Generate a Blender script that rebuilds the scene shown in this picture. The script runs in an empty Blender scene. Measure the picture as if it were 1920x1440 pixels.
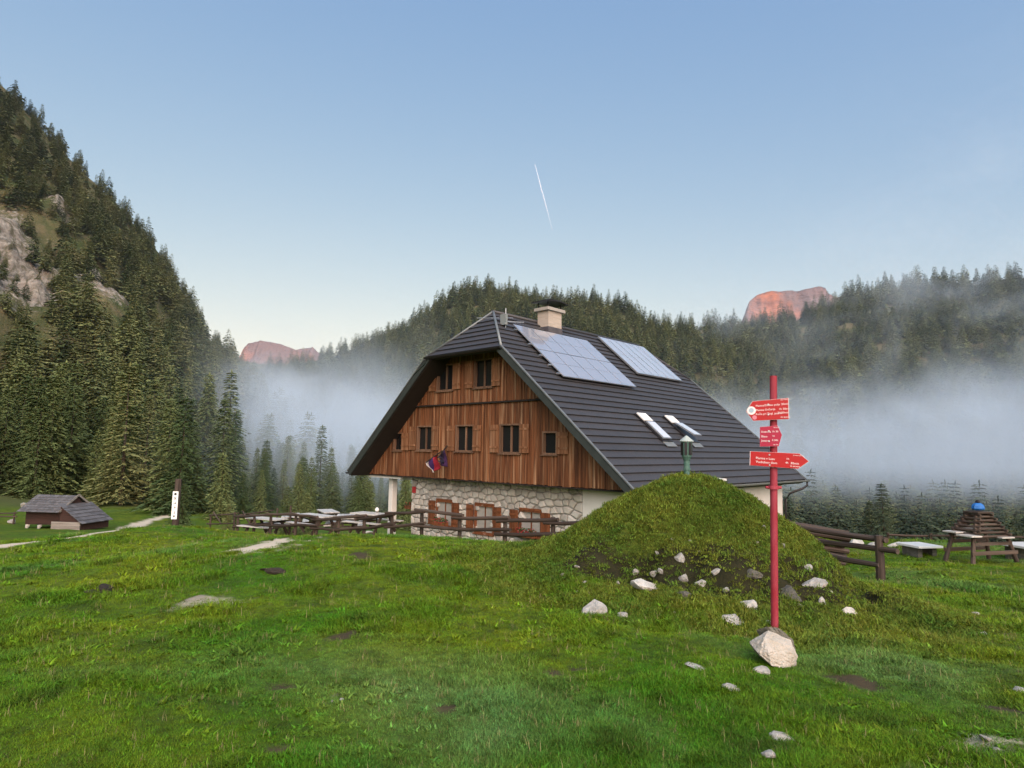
import bpy, bmesh, math, random
import numpy as np
from mathutils import Matrix, Vector
R = math.radians
rng = np.random.default_rng(11)
random.seed(11)
scene = bpy.context.scene
COL = scene.collection

# ------------------------------------------------------------------ camera (eye level is z = 0)
FPX, HY, ROLL = 1177.935, 842.695, 0.016
PITCH = math.atan((HY - 720) / FPX)
cam = bpy.data.cameras.new('camera')
cam.sensor_width = 36.0
cam.lens = 36.0 * FPX / 1920.0
cam.clip_start, cam.clip_end = 0.1, 40000
cam_o = bpy.data.objects.new('camera', cam)
cam_o.matrix_world = Matrix.Rotation(math.pi / 2 + PITCH, 4, 'X') @ Matrix.Rotation(ROLL, 4, 'Z')
COL.objects.link(cam_o)
scene.camera = cam_o

# ------------------------------------------------------------------ sky, sun, exposure
SUN_AZ, SUN_EL = 166.0, 32.0            # clockwise from +Y
world = bpy.data.worlds.new('World')
scene.world = world
world.use_nodes = True
nt = world.node_tree
bg = nt.nodes['Background']
sky = nt.nodes.new('ShaderNodeTexSky')
sky.sky_type = 'NISHITA'
sky.sun_disc = False
sky.sun_elevation = R(SUN_EL)
sky.sun_rotation = R(SUN_AZ)
sky.altitude = 1400
sky.air_density = 1.0
sky.dust_density = 5.0
sky.ozone_density = 1.0
# the same tone curve over the whole sky: softer contrast, milky towards the horizon
sepc, comb = nt.nodes.new('ShaderNodeSeparateColor'), nt.nodes.new('ShaderNodeCombineColor')
nt.links.new(sky.outputs[0], sepc.inputs[0])
for ch_i, (gam, gain) in enumerate(((0.938, 0.304), (0.640, 0.3415), (0.248, 0.530))):
    pw, mu = nt.nodes.new('ShaderNodeMath'), nt.nodes.new('ShaderNodeMath')
    pw.operation, mu.operation = 'POWER', 'MULTIPLY'
    pw.inputs[1].default_value = gam
    mu.inputs[1].default_value = gain / 0.1 / 2 ** 2.4
    nt.links.new(sepc.outputs[ch_i], pw.inputs[0])
    nt.links.new(pw.outputs[0], mu.inputs[0])
    nt.links.new(mu.outputs[0], comb.inputs[ch_i])
nt.links.new(comb.outputs[0], bg.inputs[0])
bg.inputs[1].default_value = 0.10
sl = bpy.data.lights.new('sun', 'SUN')
sl.energy = 1.05
sl.angle = R(85)                        # the light comes soft, over the rim of the valley behind the viewer
sl.color = (0.95, 1.0, 0.985)
so = bpy.data.objects.new('sun', sl)
sd = Vector((math.sin(R(SUN_AZ)) * math.cos(R(SUN_EL)), math.cos(R(SUN_AZ)) * math.cos(R(SUN_EL)), math.sin(R(SUN_EL))))
so.rotation_euler = sd.to_track_quat('Z', 'Y').to_euler()
so.location = sd * 500
COL.objects.link(so)
vs = scene.view_settings
vs.view_transform = 'Standard'
vs.look = 'None'
vs.gamma = 1.0
vs.use_curve_mapping = False
vs.exposure = 2.4
scene.render.engine = 'CYCLES'
cy = scene.cycles
cy.use_denoising = True
cy.use_adaptive_sampling = True
cy.adaptive_threshold = 0.015
cy.max_bounces = 5
cy.diffuse_bounces = 2
cy.glossy_bounces = 2
cy.transmission_bounces = 3
cy.transparent_max_bounces = 6
cy.volume_bounces = 1
cy.volume_step_rate = 1.0
cy.volume_max_steps = 64
cy.caustics_reflective = False
cy.caustics_refractive = False

# ------------------------------------------------------------------ helpers
def pray(px, py):
    """direction through a point of the picture, forward component 1"""
    X, Y = px - 960, py - 720
    c, s = math.cos(ROLL), math.sin(ROLL)
    X, Y = c * X + s * Y, -s * X + c * Y
    x, u = X / FPX, -Y / FPX
    c, s = math.cos(PITCH), math.sin(PITCH)
    d = np.array([x, c - u * s, s + u * c])
    return d / d[1]
def at(px, py, Y):
    return pray(px, py) * Y

def hash2(ix, iy, seed):
    n = (ix.astype(np.int64) * 374761393 + iy.astype(np.int64) * 668265263 + seed * 1442695041) & 0xffffffff
    n = ((n ^ (n >> 13)) * 1274126177) & 0xffffffff
    return ((n ^ (n >> 16)) & 0xffff) / 65535.0
def vnoise(x, y, seed=0):
    ix, iy = np.floor(x), np.floor(y)
    fx, fy = x - ix, y - iy
    fx = fx * fx * fx * (fx * (fx * 6 - 15) + 10)
    fy = fy * fy * fy * (fy * (fy * 6 - 15) + 10)
    a, b = hash2(ix, iy, seed), hash2(ix + 1, iy, seed)
    c, d = hash2(ix, iy + 1, seed), hash2(ix + 1, iy + 1, seed)
    return (a + (b - a) * fx) * (1 - fy) + (c + (d - c) * fx) * fy
def fbm(x, y, seed=0, octv=4):
    x, y = np.asarray(x, float), np.asarray(y, float)
    s, a, t = 0, 1.0, 0
    for i in range(octv):
        s = s + a * (vnoise(x * 2 ** i + 17.3 * i, y * 2 ** i - 9.1 * i, seed + i) - 0.5)
        t += a
        a *= 0.5
    return s / t * 2
def sstep(x, a, b):
    t = np.clip((x - a) / (b - a), 0, 1)
    return t * t * (3 - 2 * t)

def tag(o, label=None, cat=None, group=None, kind=None):
    if label: o['label'] = label
    if cat: o['category'] = cat
    if group: o['group'] = group
    if kind: o['kind'] = kind
    return o
def link_mesh(name, me, mat=None, parent=None):
    o = bpy.data.objects.new(name, me)
    if mat is not None and len(me.materials) == 0:
        me.materials.append(mat)
    COL.objects.link(o)
    if parent is not None: o.parent = parent
    return o
def raw_mesh(name, v, f, mat=None, smooth=False):
    me = bpy.data.meshes.new(name)
    me.from_pydata([tuple(map(float, p)) for p in v], [], [tuple(map(int, q)) for q in f])
    if mat is not None: me.materials.append(mat)
    if smooth: me.polygons.foreach_set('use_smooth', [True] * len(me.polygons))
    me.update()
    return me
def np_mesh(name, v, f, mat=None, smooth=False):
    """v (n,3), f (m,k) numpy, all faces k-gons"""
    v = np.asarray(v, np.float32)
    f = np.asarray(f, np.int32)
    me = bpy.data.meshes.new(name)
    me.vertices.add(len(v))
    me.vertices.foreach_set('co', v.ravel())
    k = f.shape[1]
    me.loops.add(f.size)
    me.loops.foreach_set('vertex_index', f.ravel())
    me.polygons.add(len(f))
    me.polygons.foreach_set('loop_start', np.arange(0, f.size, k, dtype=np.int32))
    if smooth: me.polygons.foreach_set('use_smooth', np.ones(len(f), bool))
    me.update(calc_edges=True)
    me.validate()
    if mat is not None: me.materials.append(mat)
    return me
def empty(name, loc=(0, 0, 0), rz=0.0):
    o = bpy.data.objects.new(name, None)
    o.location = loc
    o.rotation_euler = (0, 0, rz)
    o.empty_display_size = 0.3
    COL.objects.link(o)
    return o
class MB:
    """collects simple solids; build() links them as one mesh object"""
    def __init__(s): s.v, s.f = [], []
    def add(s, v, f):
        n = len(s.v)
        s.v += [tuple(p) for p in v]
        s.f += [tuple(i + n for i in q) for q in f]
        return s
    def box(s, x0, x1, y0, y1, z0, z1):
        v = [(x, y, z) for x in (x0, x1) for y in (y0, y1) for z in (z0, z1)]
        return s.add(v, [(0, 1, 3, 2), (4, 6, 7, 5), (0, 4, 5, 1), (2, 3, 7, 6), (0, 2, 6, 4), (1, 5, 7, 3)])
    def obox(s, c, ax, ay, az, hx, hy, hz):
        """box with own axes"""
        c, ax, ay, az = map(lambda q: np.asarray(q, float), (c, ax, ay, az))
        v = [c + i * hx * ax + j * hy * ay + k * hz * az for i in (-1, 1) for j in (-1, 1) for k in (-1, 1)]
        return s.add(v, [(0, 1, 3, 2), (4, 6, 7, 5), (0, 4, 5, 1), (2, 3, 7, 6), (0, 2, 6, 4), (1, 5, 7, 3)])
    def prism(s, poly, off):
        """polygon (3-D points) pushed along off"""
        n = len(poly)
        o = np.asarray(off, float)
        v = [np.asarray(p, float) for p in poly] + [np.asarray(p, float) + o for p in poly]
        f = [tuple(range(n))[::-1], tuple(range(n, 2 * n))]
        f += [(i, (i + 1) % n, n + (i + 1) % n, n + i) for i in range(n)]
        return s.add(v, f)
    def tube(s, pts, rad, n=10, caps=True, wob=0.0, seed=0):
        pts = [np.asarray(p, float) for p in pts]
        rr = random.Random(seed)
        if np.isscalar(rad): rad = [rad] * len(pts)
        v, f = [], []
        for i, p in enumerate(pts):
            t = pts[min(i + 1, len(pts) - 1)] - pts[max(i - 1, 0)]
            t = t / (np.linalg.norm(t) + 1e-9)
            a = np.cross(t, (0, 0, 1.0)) if abs(t[2]) < 0.9 else np.cross(t, (1.0, 0, 0))
            a /= np.linalg.norm(a)
            b = np.cross(t, a)
            for k in range(n):
                q = 2 * math.pi * k / n
                r = rad[i] * (1 + wob * rr.uniform(-1, 1))
                v.append(p + r * (math.cos(q) * a + math.sin(q) * b))
        for i in range(len(pts) - 1):
            for k in range(n):
                f.append((i * n + k, i * n + (k + 1) % n, (i + 1) * n + (k + 1) % n, (i + 1) * n + k))
        if caps:
            f.append(tuple(range(n)))
            f.append(tuple(range((len(pts) - 1) * n, len(pts) * n))[::-1])
        return s.add(v, f)
    def mesh(s, name, mat, off=(0, 0, 0), smooth=False):
        me = raw_mesh(name, [(p[0] + off[0], p[1] + off[1], p[2] + off[2]) for p in s.v], s.f, mat)
        b = bmesh.new()
        b.from_mesh(me)
        bmesh.ops.recalc_face_normals(b, faces=b.faces)
        b.to_mesh(me)
        b.free()
        if smooth: me.polygons.foreach_set('use_smooth', [True] * len(me.polygons))
        return me
    def build(s, name, mat, parent=None, off=(0, 0, 0), smooth=False, bevel=0.0):
        o = link_mesh(name, s.mesh(name, mat, off, smooth), mat, parent)
        if bevel:
            m = o.modifiers.new('bevel', 'BEVEL')
            m.width = bevel
            m.segments = 2
            m.limit_method = 'ANGLE'
            m.angle_limit = R(40)
        return o

# ------------------------------------------------------------------ materials
def node_mat(name):
    m = bpy.data.materials.new(name)
    m.use_nodes = True
    t = m.node_tree
    return m, t, t.nodes['Principled BSDF']
def N(t, kind, **kw):
    n = t.nodes.new(kind)
    for k, v in kw.items(): setattr(n, k, v)
    return n
def ramp(t, fac, stops):
    r = N(t, 'ShaderNodeValToRGB')
    e = r.color_ramp.elements
    while len(e) < len(stops): e.new(0.5)
    for i, (p, c) in enumerate(stops):
        e[i].position = p
        e[i].color = (c[0], c[1], c[2], 1) if len(c) == 3 else c
    t.links.new(fac, r.inputs[0])
    return r.outputs[0]
def noise(t, vec, scale, detail=4, rough=0.55, dist=0.0):
    n = N(t, 'ShaderNodeTexNoise')
    n.inputs['Scale'].default_value = scale
    n.inputs['Detail'].default_value = detail
    n.inputs['Roughness'].default_value = rough
    n.inputs['Distortion'].default_value = dist
    if vec is not None: t.links.new(vec, n.inputs['Vector'])
    return n.outputs[0]
def mapping(t, vec, scale=(1, 1, 1), loc=(0, 0, 0)):
    m = N(t, 'ShaderNodeMapping')
    m.inputs['Scale'].default_value = scale
    m.inputs['Location'].default_value = loc
    t.links.new(vec, m.inputs['Vector'])
    return m.outputs[0]
def mix(t, fac, a, b, mode='MIX'):
    n = N(t, 'ShaderNodeMix', data_type='RGBA', blend_type=mode)
    for s, v in ((0, fac), (6, a), (7, b)):
        if isinstance(v, (int, float)): n.inputs[s].default_value = v
        elif isinstance(v, (tuple, list)): n.inputs[s].default_value = (v[0], v[1], v[2], 1)
        else: t.links.new(v, n.inputs[s])
    return n.outputs[2]
def math_n(t, op, a, b=None, c=None, clamp=False):
    n = N(t, 'ShaderNodeMath', operation=op, use_clamp=clamp)
    for i, v in enumerate((a, b, c)):
        if v is None: continue
        if isinstance(v, (int, float)): n.inputs[i].default_value = v
        else: t.links.new(v, n.inputs[i])
    return n.outputs[0]
def bump(t, p, h, strength=0.3, dist=0.02):
    b = N(t, 'ShaderNodeBump')
    b.inputs['Strength'].default_value = strength
    b.inputs['Distance'].default_value = dist
    t.links.new(h, b.inputs['Height'])
    t.links.new(b.outputs[0], p.inputs['Normal'])
def pos(t): return N(t, 'ShaderNodeNewGeometry').outputs['Position']
def objco(t): return N(t, 'ShaderNodeTexCoord').outputs['Object']
def orand(t): return N(t, 'ShaderNodeObjectInfo').outputs['Random']
def plain(name, col, rough=0.7, var=0.25, scale=6.0, bmp=0.15, bdist=0.01, stretch=(1, 1, 1), spec=0.4, metal=0.0, rnd=0.15, col2=None):
    """base colour with soft uneven wear, a little relief and a small shift from piece to piece"""
    m, t, p = node_mat(name)
    v = mapping(t, objco(t), stretch)
    n1 = noise(t, v, scale, 5)
    n2 = noise(t, v, scale * 6, 3)
    c2 = col2 or tuple(c * (1 - var) for c in col)
    c = mix(t, ramp(t, n1, [(0.3, (0, 0, 0)), (0.7, (1, 1, 1))]), col, c2)
    c = mix(t, math_n(t, 'MULTIPLY', n2, var), c, tuple(c_ * 0.5 for c_ in col))
    k = math_n(t, 'MULTIPLY_ADD', orand(t), 2 * rnd, 1 - rnd)
    g = N(t, 'ShaderNodeCombineColor')
    for i in range(3): t.links.new(k, g.inputs[i])
    c = mix(t, 1.0, c, g.outputs[0], 'MULTIPLY')
    t.links.new(c, p.inputs['Base Color'])
    p.inputs['Roughness'].default_value = rough
    p.inputs['Specular IOR Level'].default_value = spec
    p.inputs['Metallic'].default_value = metal
    if bmp: bump(t, p, n2, bmp, bdist)
    return m

def needle_mat(name, dark, light, tipk=1.5):
    m, t, p = node_mat(name)
    g = N(t, 'ShaderNodeNewGeometry')
    c = mix(t, orand(t), dark, light)
    hsv = N(t, 'ShaderNodeHueSaturation')
    hsv.inputs['Saturation'].default_value = 1.0
    t.links.new(c, hsv.inputs['Color'])
    t.links.new(math_n(t, 'MULTIPLY_ADD', g.outputs['Random Per Island'], 0.55, 0.72), hsv.inputs['Value'])
    t.links.new(hsv.outputs[0], p.inputs['Base Color'])
    p.inputs['Roughness'].default_value = 0.75
    p.inputs['Specular IOR Level'].default_value = 0.25
    return m

# ------------------------------------------------------------------ terrain: heights
CP = np.array([  # surveyed spots of the meadow (x, y, z)
    (0, 0, -1.65), (0, -12, -1.5), (-10, -4, -1.9), (10, -4, -1.8), (0, 3.3, -1.69), (-3, 4, -1.72), (3.2, 4, -1.74),
    (2.81, 6.86, -1.9), (-1, 7, -1.78), (-5, 7, -1.9), (-10, 10, -2.35), (-8, 16, -2.55), (-14, 17, -3.0),
    (-0.1, 13.8, -1.93), (-3, 15.2, -2.12), (-6, 18, -2.5), (-9.5, 21, -2.95), (-2.5, 18.6, -3.1), (0.5, 16.6, -3.0), (3.4, 15.6, -2.9),
    (-6, 23, -3.75), (-2, 22, -3.95), (5, 18, -3.7), (3, 27, -4.0), (12, 34, -4.6), (8, 24, -3.9),
    (7.8, 13.55, -2.6), (13.4, 18.2, -3.0), (15.5, 25, -3.35), (19, 21, -3.2), (10, 17, -2.95),
    (3.4, 12.4, -2.4), (5, 9, -2.12), (5.5, 6, -1.98), (9, 8, -2.2), (14, 12, -2.6),
    (20, 40, -7.5), (28, 33, -6.5), (-12.85, 24.5, -3.2), (-20, 25, -3.9), (-31.7, 45, -6.0), (-22, 45, -6.1), (-45, 60, -6.0),
    (-25, 70, -6.8), (-11, 42, -6.0), (-63, 80, -5.4), (-40, 30, -4.8), (-80, 40, -3.0),
    (-70, 110, -4), (-30, 110, -8.5), (0, 100, -14), (34, 80, -22), (60, 60, -20), (70, 100, -25), (0, 60, -9), (-5, 140, -12), (60, 140, -25),
    (0, -50, -1), (-70, -30, 2), (70, -30, -8), (0, -130, 2), (-120, 60, 0), (120, 60, -22), (30, 10, -4.0)], float)
def tps(r2): return np.where(r2 > 1e-12, r2 * np.log(r2 + 1e-12), 0) * 0.5
_n = len(CP)
_A = np.zeros((_n + 3, _n + 3))
_d2 = ((CP[:, None, :2] - CP[None, :, :2]) ** 2).sum(-1)
_A[:_n, :_n] = tps(_d2) + np.eye(_n) * 2.0
_A[:_n, _n] = _A[_n, :_n] = 1
_A[:_n, _n + 1:] = CP[:, :2]
_A[_n + 1:, :_n] = CP[:, :2].T
_W = np.linalg.solve(_A, np.r_[CP[:, 2], 0, 0, 0])
def base_h(x, y):
    x, y = np.asarray(x, float), np.asarray(y, float)
    sh = x.shape
    x, y = x.ravel(), y.ravel()
    r = np.hypot(x, y)
    k = np.minimum(1, 150 / np.maximum(r, 1e-6))
    qx, qy = x * k, y * k
    out = np.empty_like(x)
    for i in range(0, len(x), 20000):
        a, b = qx[i:i + 20000], qy[i:i + 20000]
        d2 = (a[:, None] - CP[None, :, 0]) ** 2 + (b[:, None] - CP[None, :, 1]) ** 2
        out[i:i + 20000] = tps(d2) @ _W[:_n] + _W[_n] + a * _W[_n + 1] + b * _W[_n + 2]
    return out.reshape(sh)

def table(rows):
    """rows of (picture x, skyline y, depth of foot, depth of crest, tree height) -> bearing, foot, crest, crest height"""
    o = []
    for px, sy, d0, d1, th in rows:
        d = pray(px, sy)
        th_ = math.atan2(d[0], 1)
        o.append((math.degrees(th_), d0 / math.cos(th_), d1 / math.cos(th_), d[2] * d1 - th))
    return o
LEFT = [(-180, 700, 900, 30), (-130, 230, 560, 60), (-90, 150, 430, 150), (-65, 120, 330, 180), (-50, 110, 300, 180)] + table([
    (0, 126, 92, 250, 6), (60, 194, 94, 252, 6), (130, 272, 96, 255, 6), (215, 355, 98, 260, 6), (290, 435, 100, 268, 6), (345, 518, 104, 278, 7),
    (395, 602, 110, 290, 8), (440, 640, 118, 300, 8), (480, 690, 130, 310, 8), (520, 760, 150, 320, 8)]) + [(-15, 170, 330, -12), (180, 700, 900, -12)]
FAR = [(-180, 700, 900, 30), (-60, 300, 520, 20)] + table([
    (380, 690, 240, 520, 5), (455, 668, 230, 520, 5), (530, 674, 210, 500, 5), (600, 664, 200, 470, 5), (680, 645, 190, 440, 5), (760, 610, 180, 420, 5), (810, 575, 180, 415, 5),
    (850, 545, 180, 415, 5), (900, 531, 180, 420, 5), (960, 545, 180, 425, 5), (1030, 560, 185, 430, 5), (1110, 558, 185, 430, 5), (1170, 568, 185, 430, 5),
    (1215, 602, 190, 430, 5), (1290, 606, 190, 425, 5), (1370, 604, 190, 420, 5), (1440, 595, 190, 410, 5), (1520, 578, 185, 400, 5), (1600, 548, 180, 390, 5),
    (1680, 527, 175, 385, 5), (1760, 522, 170, 380, 5), (1840, 517, 165, 375, 5), (1920, 507, 160, 370, 5)]) + [(46, 230, 500, 170), (60, 220, 500, 175), (90, 230, 520, 150), (130, 300, 700, 90), (180, 700, 900, 60)]
LEFT, FAR = np.array(LEFT), np.array(FAR)
def hill_part(T, th, r, zb, fall, pw):
    f0, f1, zc = (np.interp(th, T[:, 0], T[:, k]) for k in (1, 2, 3))
    t = (r - f0) / (f1 - f0)
    up = zb + (zc - zb) * np.clip(t, 0, 1) ** pw
    down = zc - fall * np.maximum(r - f1, 0)
    z = np.where(t < 1, up, down)
    return np.where(t > 0, z, zb), np.clip(t, 0, 1.5)
def height(x, y, rough=True):
    x, y = np.asarray(x, float), np.asarray(y, float)
    zb = base_h(x, y)
    th, r = np.degrees(np.arctan2(x, y)), np.hypot(x, y)
    zl, tl = hill_part(LEFT, th, r, zb, 0.12, 1.12)
    zf, tf = hill_part(FAR, th, r, zb, 0.10, 1.05)
    z = np.maximum(zb, np.maximum(zl, zf))
    if rough:
        hill = np.clip((z - zb) / 25, 0, 1)
        big = fbm(x / 38, y / 38, 5, 4) * 11 + fbm(x / 11, y / 11, 9, 3) * 3.0
        edge = np.where(zl > zf, 1 - np.exp(-((tl - 1) / 0.2) ** 2) * 0.8, 1 - np.exp(-((tf - 1) / 0.25) ** 2) * 0.8)
        z = z + hill * big * edge
        near = 1 - sstep(r, 60, 110)
        # hummocks and cattle tread of the meadow
        z = z + near * (fbm(x / 1.9, y / 1.9, 21, 3) * 0.085 + fbm(x / 0.45, y / 0.45, 31, 4) * 0.06 * (1 - sstep(r, 15, 35)) + fbm(x / 6, y / 6, 41, 2) * 0.10 * sstep(r, 4, 12))
    return z
def hgt(x, y): return float(height(np.array([x]), np.array([y]))[0])

# bare or sandy spots of the meadow: (x, y, half length, half width, kind) kind 0 dark soil, 1 pale sand
def gp(px, py):
    """where a picture point meets the ground"""
    d = pray(px, py)
    t = 3.0
    for i in range(900):
        if d[2] * t < base_h(np.array([d[0] * t]), np.array([t]))[0]: break
        t *= 1.006
    return d[0] * t, t
SPOTS = []
for px, py, w, k in [(500, 1030, 52, 1), (400, 1130, 60, 1.4), (545, 1288, 36, 0), (520, 1412, 40, 0), (835, 1328, 30, 0), (365, 1125, 22, 0), (640, 1192, 30, 0), (405, 1048, 20, 0), (360, 1022, 16, 0), (670, 1045, 26, 0),
                     (385, 1062, 18, 0), (40, 1195, 26, 0), (1600, 1275, 40, 0), (1890, 1335, 40, 0), (1020, 1255, 30, 0), (1085, 1250, 18, 0), (1830, 1150, 30, 1.5), (1860, 1195, 30, 1.5), (1850, 1395, 45, 1.5), (820, 1140, 20, 0), (630, 1310, 16, 1.4),
                     (1260, 1140, 40, 0), (1700, 1195, 40, 0)]:
    x, y = gp(px, py)
    h = w * y / FPX
    SPOTS.append((x, y, h * 1.15, h * (0.9 if y < 8 else 1.4 if k != 1 else 2.4), k))
# the trodden path on the lower meadow
PATH = [gp(px, py) for px, py in [(40, 1022), (75, 1016), (140, 1006), (190, 999), (240, 990), (262, 982), (290, 972), (322, 966), (350, 960)]]
def path_d(x, y):
    d = np.full(np.shape(x), 1e9)
    for (ax, ay), (bx, by) in zip(PATH[:-1], PATH[1:]):
        vx, vy = bx - ax, by - ay
        t = np.clip(((x - ax) * vx + (y - ay) * vy) / (vx * vx + vy * vy), 0, 1)
        d = np.minimum(d, np.hypot(x - ax - t * vx, y - ay - t * vy))
    return d
def soil_mask(x, y):
    """(dark soil, pale sand) 0..1"""
    a, b = np.zeros(np.shape(x)), np.zeros(np.shape(x))
    wob = fbm(np.asarray(x) / 0.22, np.asarray(y) / 0.30, 77, 4) * 0.95
    for sx, sy, l, w, k in SPOTS:
        q = np.hypot((x - sx) / l, (y - sy) / w) + wob
        m = 1 - sstep(q, 0.45, 1.05)
        if k == 0: a = np.maximum(a, m)
        else: b = np.maximum(b, m * (1.0 if k == 1 else 0.55))
    pd = path_d(x, y) + fbm(np.asarray(x) / 1.2, np.asarray(y) / 1.2, 78, 2) * 0.35
    b = np.maximum(b, 1.0 * (1 - sstep(pd, 0.35, 0.75)))
    return a, b

# ------------------------------------------------------------------ ground materials
def grass_colour(t, P, dry=0.0):
    """patches of yellow, deep and dewy green that follow the meadow itself"""
    n1 = noise(t, P, 0.33, 4, 0.6)
    n2 = noise(t, mapping(t, P, (1, 1, 1), (31, 7, 0)), 0.24, 3, 0.6, 0.6)
    n3 = noise(t, P, 1.7, 4, 0.65)
    c = mix(t, ramp(t, n1, [(0.36, (0, 0, 0)), (0.62, (1, 1, 1))]), (0.048, 0.126, 0.005), (0.118, 0.162, 0.007))
    c = mix(t, ramp(t, n2, [(0.55, (0, 0, 0)), (0.70, (0.7, 0.7, 0.7))]), c, (0.092, 0.176, 0.054))
    c = mix(t, ramp(t, n3, [(0.32, (0.8, 0.8, 0.8)), (0.52, (0, 0, 0))]), c, (0.030, 0.060, 0.006))
    return c
def meadow_material():
    m, t, p = node_mat('meadow_turf')
    P = pos(t)
    c = grass_colour(t, P)
    n4 = noise(t, P, 11, 6, 0.75)
    c = mix(t, ramp(t, n4, [(0.36, (0.85, 0.85, 0.85)), (0.62, (0, 0, 0))]), c, (0.030, 0.042, 0.008))
    a = N(t, 'ShaderNodeAttribute', attribute_name='soil')
    s = N(t, 'ShaderNodeSeparateColor')
    t.links.new(a.outputs['Color'], s.inputs[0])
    nz = noise(t, P, 14, 4)
    c = mix(t, s.outputs[0], c, mix(t, nz, (0.032, 0.025, 0.014), (0.078, 0.060, 0.034)))
    c = mix(t, s.outputs[1], c, mix(t, nz, (0.36, 0.31, 0.23), (0.60, 0.53, 0.43)))
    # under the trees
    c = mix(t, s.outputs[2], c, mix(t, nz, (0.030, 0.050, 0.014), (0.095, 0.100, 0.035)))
    t.links.new(c, p.inputs['Base Color'])
    p.inputs['Roughness'].default_value = 0.9
    p.inputs['Specular IOR Level'].default_value = 0.15
    bump(t, p, n4, 0.6, 0.05)
    return m
def hill_material():
    m, t, p = node_mat('hillside_ground')
    P = pos(t)
    n1 = noise(t, P, 0.12, 6, 0.65)
    n2 = noise(t, P, 0.9, 5, 0.7)
    c = mix(t, ramp(t, n1, [(0.4, (0, 0, 0)), (0.6, (1, 1, 1))]), (0.055, 0.072, 0.025), (0.135, 0.115, 0.060))
    rk = mix(t, ramp(t, n2, [(0.3, (0, 0, 0)), (0.7, (1, 1, 1))]), (0.17, 0.145, 0.115), (0.45, 0.41, 0.355))
    w = N(t, 'ShaderNodeTexWave', wave_type='BANDS', bands_direction='Z')
    w.inputs['Scale'].default_value = 0.10
    w.inputs['Distortion'].default_value = 9
    w.inputs['Detail'].default_value = 4
    t.links.new(mapping(t, P, (0.5, 0.5, 1)), w.inputs['Vector'])
    rk = mix(t, math_n(t, 'MULTIPLY', w.outputs[1], 0.45), rk, (0.13, 0.105, 0.085))
    n5 = noise(t, mapping(t, P, (1, 1, 0.35)), 0.22, 5, 0.7, 1.5)
    rk = mix(t, ramp(t, n5, [(0.36, (0.9, 0.9, 0.9)), (0.50, (0, 0, 0))]), rk, (0.085, 0.078, 0.045))
    a = N(t, 'ShaderNodeAttribute', attribute_name='rock')
    k = math_n(t, 'MULTIPLY_ADD', n2, 0.9, -0.45)
    k = math_n(t, 'ADD', a.outputs['Fac'], k)
    c = mix(t, ramp(t, k, [(0.36, (0, 0, 0)), (0.55, (1, 1, 1))]), c, rk)
    t.links.new(c, p.inputs['Base Color'])
    p.inputs['Roughness'].default_value = 0.95
    p.inputs['Specular IOR Level'].default_value = 0.1
    bump(t, p, n2, 1.0, 1.2)
    return m

# ------------------------------------------------------------------ terrain: one sheet out to the horizon, split into meadow and hillsides
ths = np.radians(np.r_[np.linspace(-180, -60, 60, endpoint=False), np.linspace(-60, -44, 50, endpoint=False), np.linspace(-44, 44, 620, endpoint=False), np.linspace(44, 60, 50, endpoint=False), np.linspace(60, 180, 61)])
rs1 = np.r_[np.geomspace(0.4, 2.2, 6, endpoint=False), np.geomspace(2.2, 95, 250)]
rs2 = np.r_[np.geomspace(95, 620, 190, endpoint=False), np.geomspace(620, 6000, 30)]
def rock_mask(x, y):
    """bare limestone on the steep left slope"""
    th, r = np.degrees(np.arctan2(x, y)), np.hypot(x, y)
    f0, f1 = np.interp(th, LEFT[:, 0], LEFT[:, 1]), np.interp(th, LEFT[:, 0], LEFT[:, 2])
    t = (r - f0) / (f1 - f0)
    def blob(tc, wc, pc, wp): return np.exp(-((t - tc) / wc) ** 2 - ((th - pc) / wp) ** 2)
    m = 1.25 * blob(0.37, 0.14, -39.0, 2.6) + 0.75 * blob(0.47, 0.06, -33.5, 2.4) + 0.6 * blob(0.62, 0.04, -37.0, 1.6) + 0.55 * blob(0.50, 0.05, -28.5, 1.6) + 0.8 * blob(0.45, 0.15, -43.5, 2.5)
    return m + 0.25 * fbm(x / 14, y / 14, 55, 3)
def polar_sheet(name, rs, mat, kind):
    Rr, T = np.meshgrid(rs, ths, indexing='ij')
    x, y = Rr * np.sin(T), Rr * np.cos(T)
    z = height(x, y)
    if kind == 'hill':
        rk = rock_mask(x, y)
        z = z + np.clip(rk, 0, 1) * (np.abs(fbm(x / 12, y / 12, 91, 5)) * 16 - 3)
    v = np.stack([x, y, z], -1).reshape(-1, 3)
    n, m = Rr.shape
    i, j = np.meshgrid(np.arange(n - 1), np.arange(m - 1), indexing='ij')
    q = (i * m + j).ravel()
    f = np.stack([q, q + 1, q + m + 1, q + m], -1)[:, ::-1]
    me = np_mesh(name, v, f, mat, True)
    if kind == 'hill':
        a = me.attributes.new('rock', 'FLOAT', 'POINT')
        a.data.foreach_set('value', np.clip(rk, 0, 1).astype(np.float32).ravel())
    else:
        a = me.attributes.new('soil', 'FLOAT_COLOR', 'POINT')
        s0, s1 = soil_mask(x, y)
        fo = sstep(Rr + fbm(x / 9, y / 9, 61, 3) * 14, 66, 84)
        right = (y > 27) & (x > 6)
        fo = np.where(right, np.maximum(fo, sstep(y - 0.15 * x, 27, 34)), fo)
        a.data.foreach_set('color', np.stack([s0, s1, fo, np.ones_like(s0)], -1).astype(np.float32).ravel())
    return tag(link_mesh(name, me), kind='structure')
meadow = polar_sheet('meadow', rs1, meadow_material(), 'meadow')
hills = polar_sheet('hillside', rs2, hill_material(), 'hill')

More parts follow.
